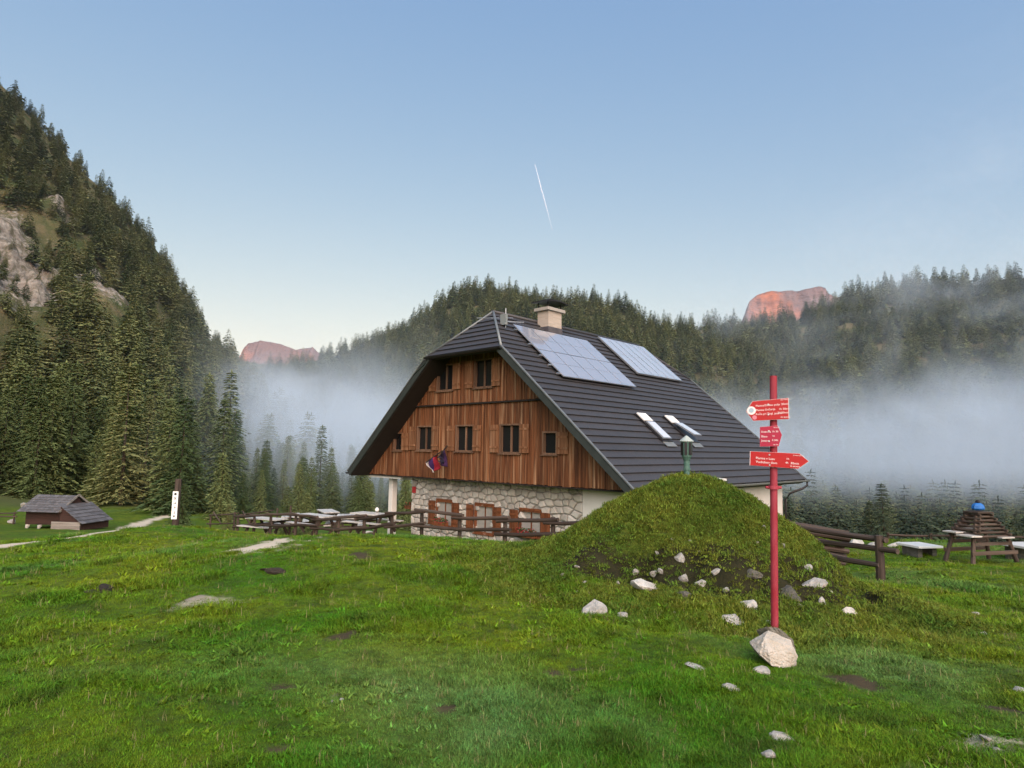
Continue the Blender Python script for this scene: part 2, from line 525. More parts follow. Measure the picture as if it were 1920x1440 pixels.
# ------------------------------------------------------------------ far mountains, low-sun glow put into the rock colour
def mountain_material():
    m, t, p = node_mat('glow_tinted_limestone')
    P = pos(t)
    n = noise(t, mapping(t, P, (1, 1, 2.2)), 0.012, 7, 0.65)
    c = mix(t, ramp(t, n, [(0.35, (0, 0, 0)), (0.65, (1, 1, 1))]), (0.22, 0.085, 0.055), (0.44, 0.165, 0.095))  # rust tones paint the warm glow of a low sun
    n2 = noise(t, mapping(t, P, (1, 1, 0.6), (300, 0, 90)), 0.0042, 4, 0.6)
    c = mix(t, ramp(t, n2, [(0.52, (0.9, 0.9, 0.9)), (0.63, (0, 0, 0))]), c, (0.17, 0.13, 0.135))  # grey rock left where no glow is painted
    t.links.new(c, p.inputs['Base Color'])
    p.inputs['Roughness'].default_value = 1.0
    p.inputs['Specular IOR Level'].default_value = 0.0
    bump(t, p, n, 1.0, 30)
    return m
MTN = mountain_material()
def mountain(name, sky_pts, D, depth, seed, rug):
    """ridge whose crest line stands at distance D; a broken face falls towards the valley"""
    pts = np.array([at(px, py, D) for px, py in sky_pts])
    xs = np.linspace(pts[0, 0], pts[-1, 0], 150)
    zc = np.interp(xs, pts[:, 0], pts[:, 2])
    vs_ = np.linspace(-1, 1.2, 90)
    X, V = np.meshgrid(xs, vs_, indexing='ij')
    prof = np.where(V < 0, 1 - np.abs(V) ** 0.75 * 0.95, 1 - V ** 1.6 * 0.7)
    Z = zc[:, None] * prof
    L = xs[-1] - xs[0]
    gul = np.abs(fbm(X / (L * 0.10), V * 2.0, seed, 4)) * rug
    Z = Z - gul * np.clip(np.abs(V) * 4, 0, 1)
    Y = D + V * depth + fbm(X / (L * 0.12), V * 3, seed + 7, 4) * depth * 0.12
    v = np.stack([X, Y, Z], -1).reshape(-1, 3)
    n, m = X.shape
    i, j = np.meshgrid(np.arange(n - 1), np.arange(m - 1), indexing='ij')
    q = (i * m + j).ravel()
    f = np.stack([q, q + m, q + m + 1, q + 1], -1)
    me = np_mesh(name, v, f, MTN, False)
    return tag(link_mesh(name, me), kind='structure')
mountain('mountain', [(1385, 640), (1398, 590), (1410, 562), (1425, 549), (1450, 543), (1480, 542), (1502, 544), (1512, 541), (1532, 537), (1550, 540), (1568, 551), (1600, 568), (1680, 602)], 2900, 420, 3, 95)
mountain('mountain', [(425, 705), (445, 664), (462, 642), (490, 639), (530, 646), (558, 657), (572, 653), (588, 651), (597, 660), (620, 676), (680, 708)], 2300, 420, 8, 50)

# ------------------------------------------------------------------ conifers
def conifer(name, Ht, wr, nwh, nbr, nseg, seed, droop=0.35, sparse=0.0, bare=0.06, size=1.0):
    """crown of many small needle sprays on drooping whorled branches"""
    r = np.random.default_rng(seed)
    V, F = [], []
    lobe = r.uniform(0, 6.28)
    def quad(c, d, s, L, W, sag):
        b = len(V)
        V.extend([c - s * W * 0.5, c + d * L * 0.55 - s * W * 0.9 + sag * 0.4, c + d * L + sag, c + d * L * 0.5 + s * W * 0.9 + sag * 0.4])
        F.append((b, b + 1, b + 2, b + 3))
    for i in range(nwh):
        t = (i + r.uniform(-0.3, 0.3)) / nwh
        h = Ht * (bare + (1 - bare) * min(max(t, 0), 0.985))
        R0 = wr * (0.90 * (1 - t) ** 0.80 + 0.11) * r.uniform(0.8, 1.12)
        nb = max(5, int(round(nbr * (0.62 + 0.38 * (1 - t)))))
        ph = r.uniform(0, 6.28)
        for k in range(nb):
            if r.random() < sparse: continue
            a = ph + 6.283 * (k + r.uniform(-0.3, 0.3)) / nb
            RL = R0 * r.uniform(0.7, 1.15) * (1 + 0.22 * math.sin(2 * a + lobe + 7 * t) + 0.12 * math.sin(a + 11 * t + 2 * lobe))
            d = np.array([math.cos(a), math.sin(a), 0])
            s = np.array([-math.sin(a), math.cos(a), 0])
            up = 0.25 * (t - 0.45) + 0.12 * r.uniform(-1, 1)
            for g in range(nseg):
                u = (g + 0.35) / nseg
                base = np.array([0, 0, h]) + d * RL * u + np.array([0, 0, RL * (up * u - droop * u * u)])
                l = max(RL / nseg, Ht * 0.018) * r.uniform(1.1, 1.6)
                w_ = l * r.uniform(0.32, 0.5) * size
                for sd_ in ((0,) if nseg < 2 else (-1, 1, 0) if u > 0.3 else (0,)):
                    dd = d + s * sd_ * r.uniform(0.5, 1.0)
                    dd /= np.linalg.norm(dd)
                    ss = np.cross(dd, (0, 0, 1.0))
                    tw = r.uniform(-0.7, 0.7)
                    ss = ss * math.cos(tw) + np.array([0, 0, 1]) * math.sin(tw)
                    quad(base, dd, ss, l, w_, np.array([0, 0, -l * r.uniform(0.15, 0.5)]))
    for k in range(5):   # leader
        a = r.uniform(0, 6.28)
        quad(np.array([0, 0, Ht * (0.935 + 0.008 * k)]), np.array([math.cos(a) * 0.22, math.sin(a) * 0.22, 1.0]), np.array([-math.sin(a), math.cos(a), 0]), Ht * 0.045, Ht * 0.006, np.zeros(3))
    return np_mesh(name, np.array(V), np.array(F), None)
SPRUCE = needle_mat('spruce_needles', (0.044, 0.072, 0.022), (0.150, 0.178, 0.060))
LARCH = needle_mat('larch_needles', (0.110, 0.125, 0.042), (0.180, 0.182, 0.070))
FARN = needle_mat('distant_needles', (0.046, 0.068, 0.022), (0.165, 0.182, 0.066))
BARK = plain('conifer_bark', (0.11, 0.085, 0.065), 0.95, 0.4, 3, 0.4, 0.03)
def crown_set():
    out = []
    for i in range(6): out.append(conifer('crown', 18, 3.2 + 0.4 * (i % 3), 52, 11, 6, 100 + i, 0.30 + 0.05 * (i % 3), 0.06, 0.03, 0.48))
    for i in range(2): out.append(conifer('crown', 18, 3.2, 46, 10, 6, 120 + i, 0.14, 0.12, 0.05, 0.45))
    for me in out[:6]: me.materials.append(SPRUCE)
    for me in out[6:]: me.materials.append(LARCH)
    for i in range(3):                       # right-hollow spruces, shade put into their needle colour
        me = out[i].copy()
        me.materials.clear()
        me.materials.append(SHADESPRUCE)
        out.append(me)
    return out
SHADESPRUCE = needle_mat('shaded_spruce_needles', (0.020, 0.036, 0.020), (0.055, 0.075, 0.038))  # darkened copy of the spruce needles, painting the shade of the hollow
CROWNS = crown_set()
TRUNK = MB().tube([(0, 0, -0.6), (0, 0, 6), (0.03, 0, 11), (0, 0, 16.6)], [0.28, 0.18, 0.09, 0.015], 8).mesh('trunk', BARK, smooth=True)
FARC = [conifer('far_crown', 12, 2.3 + 0.25 * i, 28, 8, 3, 200 + i, 0.35, 0.06, 0.05, 0.62) for i in range(4)]
for me in FARC: me.materials.append(FARN)
FARC.append(conifer('far_crown', 11, 2.1, 24, 8, 3, 220, 0.1, 0.12, 0.08, 0.62))
FARC[-1].materials.append(LARCH)
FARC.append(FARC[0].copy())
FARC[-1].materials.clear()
FARC[-1].materials.append(SHADESPRUCE)  # far crowns with the hollow's shade in their colour

def instancer(name, pts, scl, rot, vid, meshes, tiltv=None):
    """one 'stuff' object: meshes set out on points by geometry nodes"""
    coll = bpy.data.collections.new(name + '_kinds')
    for i, me in enumerate(meshes):
        coll.objects.link(bpy.data.objects.new('%s_kind_%02d' % (name, i), me))
    me = bpy.data.meshes.new(name)
    me.vertices.add(len(pts))
    me.vertices.foreach_set('co', np.asarray(pts, np.float32).ravel())
    for nm, ty, val in (('scl', 'FLOAT', scl), ('vid', 'INT', vid)):
        a = me.attributes.new(nm, ty, 'POINT')
        a.data.foreach_set('value', np.asarray(val, np.int32 if ty == 'INT' else np.float32))
    a = me.attributes.new('rot', 'FLOAT_VECTOR', 'POINT')
    rv = np.zeros((len(pts), 3), np.float32)
    rv[:, 2] = rot
    if tiltv is not None: rv[:, :2] = tiltv
    a.data.foreach_set('vector', rv.ravel())
    g = bpy.data.node_groups.new(name, 'GeometryNodeTree')
    g.interface.new_socket('Geometry', in_out='INPUT', socket_type='NodeSocketGeometry')
    g.interface.new_socket('Geometry', in_out='OUTPUT', socket_type='NodeSocketGeometry')
    gi, go = g.nodes.new('NodeGroupInput'), g.nodes.new('NodeGroupOutput')
    ci = g.nodes.new('GeometryNodeCollectionInfo')
    ci.inputs['Collection'].default_value = coll
    ci.inputs['Separate Children'].default_value = True
    ci.inputs['Reset Children'].default_value = True
    ip = g.nodes.new('GeometryNodeInstanceOnPoints')
    ip.inputs['Pick Instance'].default_value = True
    def attr(nm, ty):
        n = g.nodes.new('GeometryNodeInputNamedAttribute')
        n.data_type = ty
        n.inputs['Name'].default_value = nm
        return n.outputs['Attribute']
    g.links.new(gi.outputs[0], ip.inputs['Points'])
    g.links.new(ci.outputs[0], ip.inputs['Instance'])
    g.links.new(attr('vid', 'INT'), ip.inputs['Instance Index'])
    g.links.new(attr('scl', 'FLOAT'), ip.inputs['Scale'])
    e2r = g.nodes.new('FunctionNodeEulerToRotation')
    g.links.new(attr('rot', 'FLOAT_VECTOR'), e2r.inputs[0])
    g.links.new(e2r.outputs[0], ip.inputs['Rotation'])
    g.links.new(ip.outputs[0], go.inputs[0])
    o = link_mesh(name, me)
    md = o.modifiers.new('scatter', 'NODES')
    md.node_group = g
    return tag(o, kind='stuff')

# spread of the forest: jittered sites by bearing and distance, kept off the meadow and the bare rock
def sites():
    out = []
    r = 62.0
    while r < 470:
        step = 3.4 + r * 0.0064
        for th in np.arange(-46, 46, math.degrees(step / r)):
            t_ = math.radians(th + rng.uniform(-0.5, 0.5) * math.degrees(step / r))
            rr = r + rng.uniform(-0.5, 0.5) * step
            out.append((rr * math.sin(t_), rr * math.cos(t_)))
        r += step
    return np.array(out)
S = sites()
th_, r_ = np.degrees(np.arctan2(S[:, 0], S[:, 1])), np.hypot(S[:, 0], S[:, 1])
edge = np.interp(th_, [-46, -39, -36, -33, -30, -25, -18, -10, 0, 12, 20, 30, 46], [84, 84, 82, 76, 70, 62, 58, 56, 60, 70, 62, 60, 60])
keep = r_ > edge + fbm(S[:, 0] / 7, S[:, 1] / 7, 301, 2) * 7
keep &= (rock_mask(S[:, 0], S[:, 1]) + fbm(S[:, 0] / 8, S[:, 1] / 8, 302, 2) * 1.6 + rng.uniform(-0.35, 0.35, len(S))) < 0.90
crest = np.maximum(np.interp(th_, LEFT[:, 0], LEFT[:, 2]) * (np.interp(th_, LEFT[:, 0], LEFT[:, 3]) > -5), np.where(th_ > -24, np.interp(th_, FAR[:, 0], FAR[:, 2]), 0))
keep &= r_ < crest * 1.06 + 6
keep &= rng.random(len(S)) > 0.06
S, th_, r_ = S[keep], th_[keep], r_[keep]
Z = height(S[:, 0], S[:, 1])
# hidden behind the chalet: out of sight, left out
pxs = 960 + S[:, 0] / S[:, 1] * FPX
top_y = HY - (Z + 14) / S[:, 1] * FPX
hid = (pxs > 830) & (pxs < 1330) & (top_y > np.interp(pxs, [830, 926, 1195, 1330], [690, 600, 665, 770]) + 20)
S, th_, r_, Z, pxs = S[~hid], th_[~hid], r_[~hid], Z[~hid], pxs[~hid]
order = np.argsort(r_)
vis = order[(np.abs(th_[order]) < 40.5)]
NEAR = set(vis[:255].tolist())
FI = np.array([i for i in range(len(S)) if i not in NEAR])
hsz = np.where(th_ < -22, np.interp(r_, [60, 100, 140, 200, 300], [9, 13.5, 12, 11, 12]), np.interp(r_, [60, 110, 170, 260, 480], [13, 18, 16, 12.5, 12.5])) * (1 + 0.22 * rng.standard_normal(len(S)).clip(-1.6, 1.6))
hsz = np.where((r_ > 0.9 * np.interp(th_, LEFT[:, 0], LEFT[:, 2])) & (th_ < -22), hsz * 0.72, hsz)
ahead = rock_mask(S[:, 0] * (1 + 24 / r_), S[:, 1] * (1 + 24 / r_)) + rock_mask(S[:, 0] * (1 + 12 / r_), S[:, 1] * (1 + 12 / r_))
hsz = np.where((th_ < -24) & (ahead > 0.8), hsz * 0.55, hsz)
hsz = np.where((th_ < -24) & (rock_mask(S[:, 0], S[:, 1]) > 0.35), hsz * 0.7, hsz)
hsz = np.where((th_ > -23) & (th_ < 12) & (r_ < 125), hsz * np.interp(r_, [56, 80, 125], [0.42, 0.38, 0.40]) * np.interp(th_, [-23, -18], [1.1, 1.0]), hsz)
hsz = np.where((th_ > -24) & (th_ < -6) & (r_ >= 125) & (r_ < 190), hsz * 0.6, hsz)
hsz = np.where((th_ >= 12) & (r_ < 140), hsz * np.interp(r_, [60, 90, 140], [0.50, 0.44, 0.46]), hsz)
def place_tree(name, x, y, ht, kind, label, group, rz=None, tall=1.0, z=None):
    e = empty(name, (x, y, (hgt(x, y) if z is None else z) - 0.1), random.uniform(0, 6.28) if rz is None else rz)
    k = ht / 18.0
    e.scale = (k * tall, k * tall, k)
    e.rotation_euler = (random.gauss(0, 0.018), random.gauss(0, 0.018), e.rotation_euler[2])
    tag(e, label, 'tree', group)
    link_mesh('trunk', TRUNK, None, e)
    link_mesh('crown', CROWNS[kind], None, e)
    return e
for i in sorted(NEAR):
    th = th_[i]
    lar = rng.random() < (0.10 if th < -22 else 0.03)
    kind = 'pale green larch' if lar else 'dark spruce'
    if th < -35: where = 'on the wooded left slope above and left of the small hut'
    elif th < -29.5: where = 'at the foot of the left slope behind the small hut'
    elif th < -22: where = 'on the lower left slope behind the white trail board'
    elif th < -14: where = 'at the edge of the mist behind the crossed rail fence'
    elif th < 10: where = 'in the mist beside the left eave of the chalet'
    elif th < 27: where = 'in the dim hollow between chalet and red signpost'
    else: where = 'in the dim hollow behind the log pyramid on the right'
    lb = kind + ' ' + where
    gr = ('larches ' if lar else 'spruces ') + where
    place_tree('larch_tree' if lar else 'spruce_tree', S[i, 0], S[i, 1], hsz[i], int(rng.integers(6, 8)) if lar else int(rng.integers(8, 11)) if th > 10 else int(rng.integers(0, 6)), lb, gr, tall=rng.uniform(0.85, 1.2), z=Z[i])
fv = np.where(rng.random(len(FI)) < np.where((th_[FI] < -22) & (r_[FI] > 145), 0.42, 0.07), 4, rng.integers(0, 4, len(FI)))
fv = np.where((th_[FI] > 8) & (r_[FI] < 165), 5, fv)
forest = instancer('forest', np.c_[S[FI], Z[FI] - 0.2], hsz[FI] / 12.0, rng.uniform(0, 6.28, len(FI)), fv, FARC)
tag(forest, 'dense conifer forest covering the hillsides', 'forest')
print('trees', len(S), 'near', len(NEAR), 'near rmax', max(r_[i] for i in NEAR))

# ------------------------------------------------------------------ fog lying in the valley
def fog():
    m = bpy.data.materials.new('valley_fog')
    m.use_nodes = True
    t = m.node_tree
    t.nodes.remove(t.nodes['Principled BSDF'])
    pv = N(t, 'ShaderNodeVolumePrincipled')
    pv.inputs['Color'].default_value = (0.74, 0.87, 1.0, 1)
    pv.inputs['Anisotropy'].default_value = 0.0
    P = pos(t)
    s = N(t, 'ShaderNodeSeparateXYZ')
    t.links.new(P, s.inputs[0])
    x, y, z = s.outputs
    n1 = noise(t, mapping(t, P, (1, 1, 1.3)), 0.021, 5, 0.66, 1.2)
    xs_ = math_n(t, 'SUBTRACT', x, 25.0)
    top = math_n(t, 'MULTIPLY_ADD', math_n(t, 'MULTIPLY', xs_, xs_), 0.0008, 6.0)      # the bank climbs at both sides of the valley
    top = math_n(t, 'ADD', top, math_n(t, 'MULTIPLY_ADD', n1, 76, -36))
    d = math_n(t, 'SUBTRACT', top, z)
    k = math_n(t, 'MULTIPLY_ADD', d, 1 / 26.0, 0.40, clamp=True)       # soft upper edge
    k = math_n(t, 'POWER', k, 1.5)
    k = math_n(t, 'MULTIPLY', k, math_n(t, 'MULTIPLY_ADD', z, 1 / 9.0, 1.25, clamp=True))   # lifted off the valley floor
    near = math_n(t, 'MULTIPLY', math_n(t, 'MULTIPLY_ADD', x, -1 / 22.0, 0.0, clamp=True), 44.0)   # drifts up to the meadow left of the chalet
    yy = math_n(t, 'MULTIPLY_ADD', math_n(t, 'ADD', y, near), 1 / 55.0, -1.65, clamp=True)
    side = math_n(t, 'MULTIPLY_ADD', math_n(t, 'MULTIPLY_ADD', y, 0.44, x), 1 / 30.0, 0.35, clamp=True)   # stays clear of the left slope
    yy = math_n(t, 'MULTIPLY', yy, side)      # thins towards the meadow
    k = math_n(t, 'MULTIPLY', k, yy)
    n2 = noise(t, mapping(t, P, (1, 1, 1.6), (100, 0, 40)), 0.010, 3, 0.5)
    patch = ramp(t, n2, [(0.34, (0.35, 0.35, 0.35)), (0.56, (1, 1, 1))])
    k = math_n(t, 'MULTIPLY', k, patch)
    n3 = noise(t, mapping(t, P, (1, 1, 1.3), (7, 60, 9)), 0.020, 3, 0.6, 0.8)
    wisp = ramp(t, n3, [(0.52, (0, 0, 0)), (0.70, (1, 1, 1))])           # torn wisps up the right slope
    wisp = math_n(t, 'MULTIPLY', wisp, math_n(t, 'MULTIPLY_ADD', x, 1 / 80.0, -1.0, clamp=True))
    wisp = math_n(t, 'MULTIPLY', wisp, math_n(t, 'MULTIPLY_ADD', z, -1 / 30.0, 3.9, clamp=True))
    left = math_n(t, 'MULTIPLY', math_n(t, 'MULTIPLY_ADD', x, -1 / 70.0, 0.0, clamp=True), 0.6)     # thicker over the left of the valley
    k = math_n(t, 'MULTIPLY', k, math_n(t, 'ADD', left, 1.0))
    k = math_n(t, 'MULTIPLY_ADD', k, 0.027, math_n(t, 'MULTIPLY_ADD', wisp, 0.009, 0.00010))
    t.links.new(k, pv.inputs['Density'])
    t.links.new(pv.outputs[0], t.nodes['Material Output'].inputs['Volume'])
    o = MB().box(-230, 420, 55, 500, -40, 130).build('fog', m)
    return tag(o, 'bank of morning fog lying in the valley behind the chalet', 'fog', kind='stuff')
fog()

# ------------------------------------------------------------------ the grassy mound with the buried tank
MC = at(1290, 897, 10.4)
MX, MY = float(MC[0]) + 0.14, 10.4
def mound_rise(x, y):
    q = np.hypot((x - MX) * np.where(x < MX, 1.12, 1.24), (y - MY) * np.where(y < MY, 1.03, 1.22)) * (1 + 0.05 * np.sin(3 * np.arctan2(y - MY, x - MX) + 1.0))
    h = np.interp(q, [0, 0.5, 1.0, 1.5, 1.9, 2.3, 2.6, 3.0, 3.5, 4.1, 4.6, 5.0], [1.74, 1.65, 1.43, 1.14, 0.86, 0.55, 0.37, 0.22, 0.11, 0.02, -0.10, -0.25])
    # broken foot of the front side where stones and soil show
    fr = np.exp(-((q - 2.65) / 0.55) ** 2) * sstep(MY - y, 0.6, 1.6)
    return h + fr * (fbm(x / 0.55, y / 0.55, 71, 4) * 0.42 - 0.05) + fbm(x / 0.8, y / 0.8, 72, 4) * 0.11 * (h > -0.02), q, fr
def mound_h(x, y):
    x, y = np.asarray(x, float), np.asarray(y, float)
    return height(x, y) * 1.0 + np.maximum(mound_rise(x, y)[0], -0.3)
def surf(x, y):
    a = np.array([float(x)]), np.array([float(y)])
    r = mound_rise(*a)[0][0]
    return hgt(x, y) + max(r, 0)
def hit(px, py):
    """where a picture point meets meadow or mound"""
    d = pray(px, py)
    t = np.geomspace(2.5, 60, 700)
    z = height(d[0] * t, t) + np.maximum(mound_rise(d[0] * t, t)[0], 0)
    k = int(np.argmax(d[2] * t < z))
    return np.array([d[0] * t[k], t[k], z[k]])
def moss_material():
    m, t, p = node_mat('mound_moss')
    P = pos(t)
    n1, n2, n3 = noise(t, P, 1.1, 5, 0.65), noise(t, P, 7, 5, 0.7), noise(t, P, 2.6, 4, 0.6)
    c = mix(t, ramp(t, n1, [(0.35, (0, 0, 0)), (0.65, (1, 1, 1))]), (0.056, 0.092, 0.012), (0.125, 0.142, 0.022))
    c = mix(t, ramp(t, n2, [(0.42, (0.8, 0.8, 0.8)), (0.60, (0, 0, 0))]), c, (0.028, 0.036, 0.010))
    a = N(t, 'ShaderNodeAttribute', attribute_name='bare')
    k = math_n(t, 'ADD', a.outputs['Fac'], math_n(t, 'MULTIPLY_ADD', n3, 1.4, -0.7))
    c = mix(t, ramp(t, k, [(0.42, (0, 0, 0)), (0.62, (1, 1, 1))]), c, mix(t, n2, (0.010, 0.010, 0.005), (0.036, 0.034, 0.016)))
    t.links.new(c, p.inputs['Base Color'])
    p.inputs['Roughness'].default_value = 0.95
    p.inputs['Specular IOR Level'].default_value = 0.1
    bump(t, p, n2, 0.9, 0.05)
    return m
def build_mound():
    qs = np.linspace(0.0, 4.6, 100)
    aa = np.linspace(0, 2 * math.pi, 260, endpoint=False)
    Q, A = np.meshgrid(qs, aa, indexing='ij')
    x, y = MX + Q * np.cos(A), MY + Q * np.sin(A)
    rise, q, fr = mound_rise(x, y)
    z = height(x, y) + rise + fbm(x / 0.16, y / 0.16, 74, 3) * 0.045 * (rise > 0)
    v = np.stack([x, y, z], -1).reshape(-1, 3)
    n, m = Q.shape
    i, j = np.meshgrid(np.arange(n - 1), np.arange(m), indexing='ij')
    j2 = (j + 1) % m
    f = np.stack([i * m + j, (i + 1) * m + j, (i + 1) * m + j2, i * m + j2], -1).reshape(-1, 4)
    me = np_mesh('mound', v, f, moss_material(), True)
    a = me.attributes.new('bare', 'FLOAT', 'POINT')
    a.data.foreach_set('value', np.clip(fr * 1.05, 0, 1).astype(np.float32).ravel())
    return tag(link_mesh('mound', me), 'mossy grass mound over a buried tank with stones at its foot', kind='structure')
build_mound()

# ------------------------------------------------------------------ grass
def blade_material(name, moss=False):
    m, t, p = node_mat(name)
    P = pos(t)
    if moss:
        n1 = noise(t, P, 1.1, 5, 0.65)
        c = mix(t, ramp(t, n1, [(0.35, (0, 0, 0)), (0.65, (1, 1, 1))]), (0.050, 0.090, 0.010), (0.120, 0.146, 0.018))
    else:
        c = grass_colour(t, P)
    g = N(t, 'ShaderNodeNewGeometry')
    hsv = N(t, 'ShaderNodeHueSaturation')
    t.links.new(c, hsv.inputs['Color'])
    bv = math_n(t, 'MULTIPLY_ADD', g.outputs['Random Per Island'], 0.8, 0.72)
    t.links.new(math_n(t, 'MULTIPLY', bv, math_n(t, 'MULTIPLY_ADD', orand(t), 0.7, 0.68)), hsv.inputs['Value'])
    t.links.new(math_n(t, 'MULTIPLY_ADD', orand(t), 0.05, 0.475), hsv.inputs['Hue'])
    t.links.new(hsv.outputs[0], p.inputs['Base Color'])
    p.inputs['Roughness'].default_value = 0.65
    p.inputs['Specular IOR Level'].default_value = 0.12
    return m
def clump(name, n, rad, h, seed, mat, wid=0.0035, lean=0.8):
    r = np.random.default_rng(seed)
    V, F = [], []
    for k in range(n):
        a, q = r.uniform(0, 6.28), rad * math.sqrt(r.random())
        b = np.array([q * math.cos(a), q * math.sin(a), -0.008])
        d = r.uniform(0, 6.28)
        dv = np.array([math.cos(d), math.sin(d), 0]) * r.uniform(0.2, lean)
        hh = h * r.uniform(0.5, 1.25)
        sv = np.array([-math.sin(d), math.cos(d), 0]) * wid * r.uniform(0.7, 1.4)
        m_ = b + dv * hh * 0.35 + np.array([0, 0, hh * 0.62])
        tp = b + dv * hh * 1.05 + np.array([0, 0, hh * 0.92])
        i = len(V)
        V += [b - sv, b + sv, m_ + sv * 0.8, m_ - sv * 0.8, tp + sv * 0.12, tp - sv * 0.12]
        F += [(i, i + 1, i + 2, i + 3), (i + 3, i + 2, i + 4, i + 5)]
    return np_mesh(name, np.array(V), np.array(F), mat)
BL = blade_material('meadow_grass_blades')
BM = blade_material('mound_moss_blades', True)
GK = [clump('tuft', 30, 0.065, 0.015 + 0.005 * (i % 3), 400 + i, BL, 0.0017, 1.3) for i in range(4)] + [clump('tuft', 36, 0.08, 0.042, 410 + i, BL, 0.0019, 1.5) for i in range(2)]
GK.append(clump('rosette', 9, 0.03, 0.050, 420, BL, 0.010, 1.9))
GK.append(clump('rosette', 14, 0.06, 0.030, 421, BL, 0.012, 2.2))
DRY = plain('dry_grass_stalk', (0.26, 0.22, 0.10), 0.8, 0.3, 5, 0.0)
GK.append(clump('dry_stalks', 6, 0.05, 0.085, 422, DRY, 0.0012, 0.5))
def scatter_grass():
    n = 190000
    # area weighted by nearness
    u = rng.random(n)
    r = 2.2 * (30 / 2.2) ** (u ** 1.05)
    th = R(43) * rng.uniform(-1, 1, n)
    x, y = r * np.sin(th), r * np.cos(th)
    k = np.ones(n, bool)
    s0, s1 = soil_mask(x, y)
    k &= rng.random(n) > np.maximum(s0, s1) * 1.02
    k &= mound_rise(x, y)[0] < 0.05 + 0.16 * rng.random(n)
    k &= ~((r > 12) & (x > -2.6) & (x < 4.5) & (y > 16.6))
    x, y, r = x[k], y[k], r[k]
    z = height(x, y) + np.maximum(mound_rise(x, y)[0], 0)
    tall = fbm(x / 0.8, y / 0.8, 501, 3) + 0.6 * fbm(x / 3, y / 3, 502, 2)
    vid = np.where((tall > 0.34) & (rng.random(len(x)) < 0.7), rng.integers(4, 6, len(x)), rng.integers(0, 4, len(x)))
    rare = rng.random(len(x))
    weedy = fbm(x / 1.3, y / 1.3, 503, 2) > 0.1
    vid = np.where((rare < 0.028) & weedy, rng.integers(6, 8, len(x)), vid)
    vid = np.where((rare > 0.985) & (r > 2.5), 8, vid)
    sc = np.interp(r, [2, 5, 10, 30], [0.48, 0.80, 1.35, 2.4]) * rng.uniform(0.7, 1.3, len(x)) * (0.85 + 0.4 * np.clip(tall, -0.5, 0.8))
    o = instancer('meadow_grass', np.c_[x, y, z], sc, rng.uniform(0, 6.28, len(x)), vid, GK, rng.uniform(-0.12, 0.12, (len(x), 2)))
    tag(o, 'short green meadow grass', 'grass')
    n = 80000
    q, a = 4.3 * np.sqrt(rng.random(n)), rng.uniform(0, 6.28, n)
    x, y = MX + q * np.cos(a), MY + q * np.sin(a)
    k = (y < MY + 0.9) & (rng.random(n) > 0.88 * mound_rise(x, y)[2]) & (mound_rise(x, y)[0] > -0.03)
    x, y = x[k], y[k]
    rise = mound_rise(x, y)[0]
    z = height(x, y) + rise + fbm(x / 0.16, y / 0.16, 74, 3) * 0.045 * (rise > 0)
    MK = [clump('moss_tuft', 26, 0.06, 0.017, 430 + i, BM, 0.0032, 1.5) for i in range(3)] + [clump('moss_tuft', 22, 0.05, 0.055, 440, BM, 0.0022, 1.2)]
    vid = np.where(rng.random(len(x)) < 0.10 + 0.25 * (fbm(x / 0.7, y / 0.7, 511, 3) > 0.25), 3, rng.integers(0, 3, len(x)))
    o = instancer('mound_grass', np.c_[x, y, z], rng.uniform(0.8, 1.7, len(x)), rng.uniform(0, 6.28, len(x)), vid, MK, rng.uniform(-0.4, 0.4, (len(x), 2)))
    tag(o, 'mossy short grass on the mound', 'grass')
scatter_grass()

# ------------------------------------------------------------------ materials for the built things
def wood_mat(name, dark, mid, light, axis='z', streak=1.0, rough=0.75, rnd=0.3):
    """stained boards: long grain, pale worn streaks, board to board change"""
    m, t, p = node_mat(name)
    st = {'z': (14, 14, 0.7), 'x': (0.7, 14, 14), 'y': (14, 0.7, 14)}[axis]
    oc = objco(t)
    rr = orand(t)
    off = N(t, 'ShaderNodeVectorMath', operation='ADD')
    cb = N(t, 'ShaderNodeCombineXYZ')
    for i in range(3): t.links.new(math_n(t, 'MULTIPLY', rr, 37.0 + 11 * i), cb.inputs[i])
    t.links.new(oc, off.inputs[0])
    t.links.new(cb.outputs[0], off.inputs[1])
    v = mapping(t, off.outputs[0], st)
    n1 = noise(t, v, 1.0, 5, 0.6)
    n2 = noise(t, mapping(t, off.outputs[0], tuple(q * 0.28 for q in st)), 1.6, 3)
    c = mix(t, ramp(t, n1, [(0.32, (0, 0, 0)), (0.62, (1, 1, 1))]), dark, mid)
    c = mix(t, ramp(t, n2, [(0.52, (0, 0, 0)), (0.72, (streak, streak, streak))]), c, light)
    hsv = N(t, 'ShaderNodeHueSaturation')
    t.links.new(c, hsv.inputs['Color'])
    t.links.new(math_n(t, 'MULTIPLY_ADD', rr, 2 * rnd, 1 - rnd), hsv.inputs['Value'])
    t.links.new(hsv.outputs[0], p.inputs['Base Color'])
    p.inputs['Roughness'].default_value = rough
    p.inputs['Specular IOR Level'].default_value = 0.3
    bump(t, p, n1, 0.35, 0.006)
    return m
SIDING = wood_mat('siding_stained_larch', (0.058, 0.021, 0.009), (0.175, 0.066, 0.026), (0.46, 0.28, 0.16), 'z', 0.6, 0.7, 0.24)
SHUT = wood_mat('shutter_wood', (0.12, 0.050, 0.022), (0.22, 0.100, 0.048), (0.40, 0.25, 0.15), 'z', 0.5, 0.65, 0.2)
REDSHUT = wood_mat('red_brown_shutter_wood', (0.085, 0.028, 0.012), (0.19, 0.068, 0.028), (0.27, 0.12, 0.06), 'z', 0.3, 0.6, 0.25)
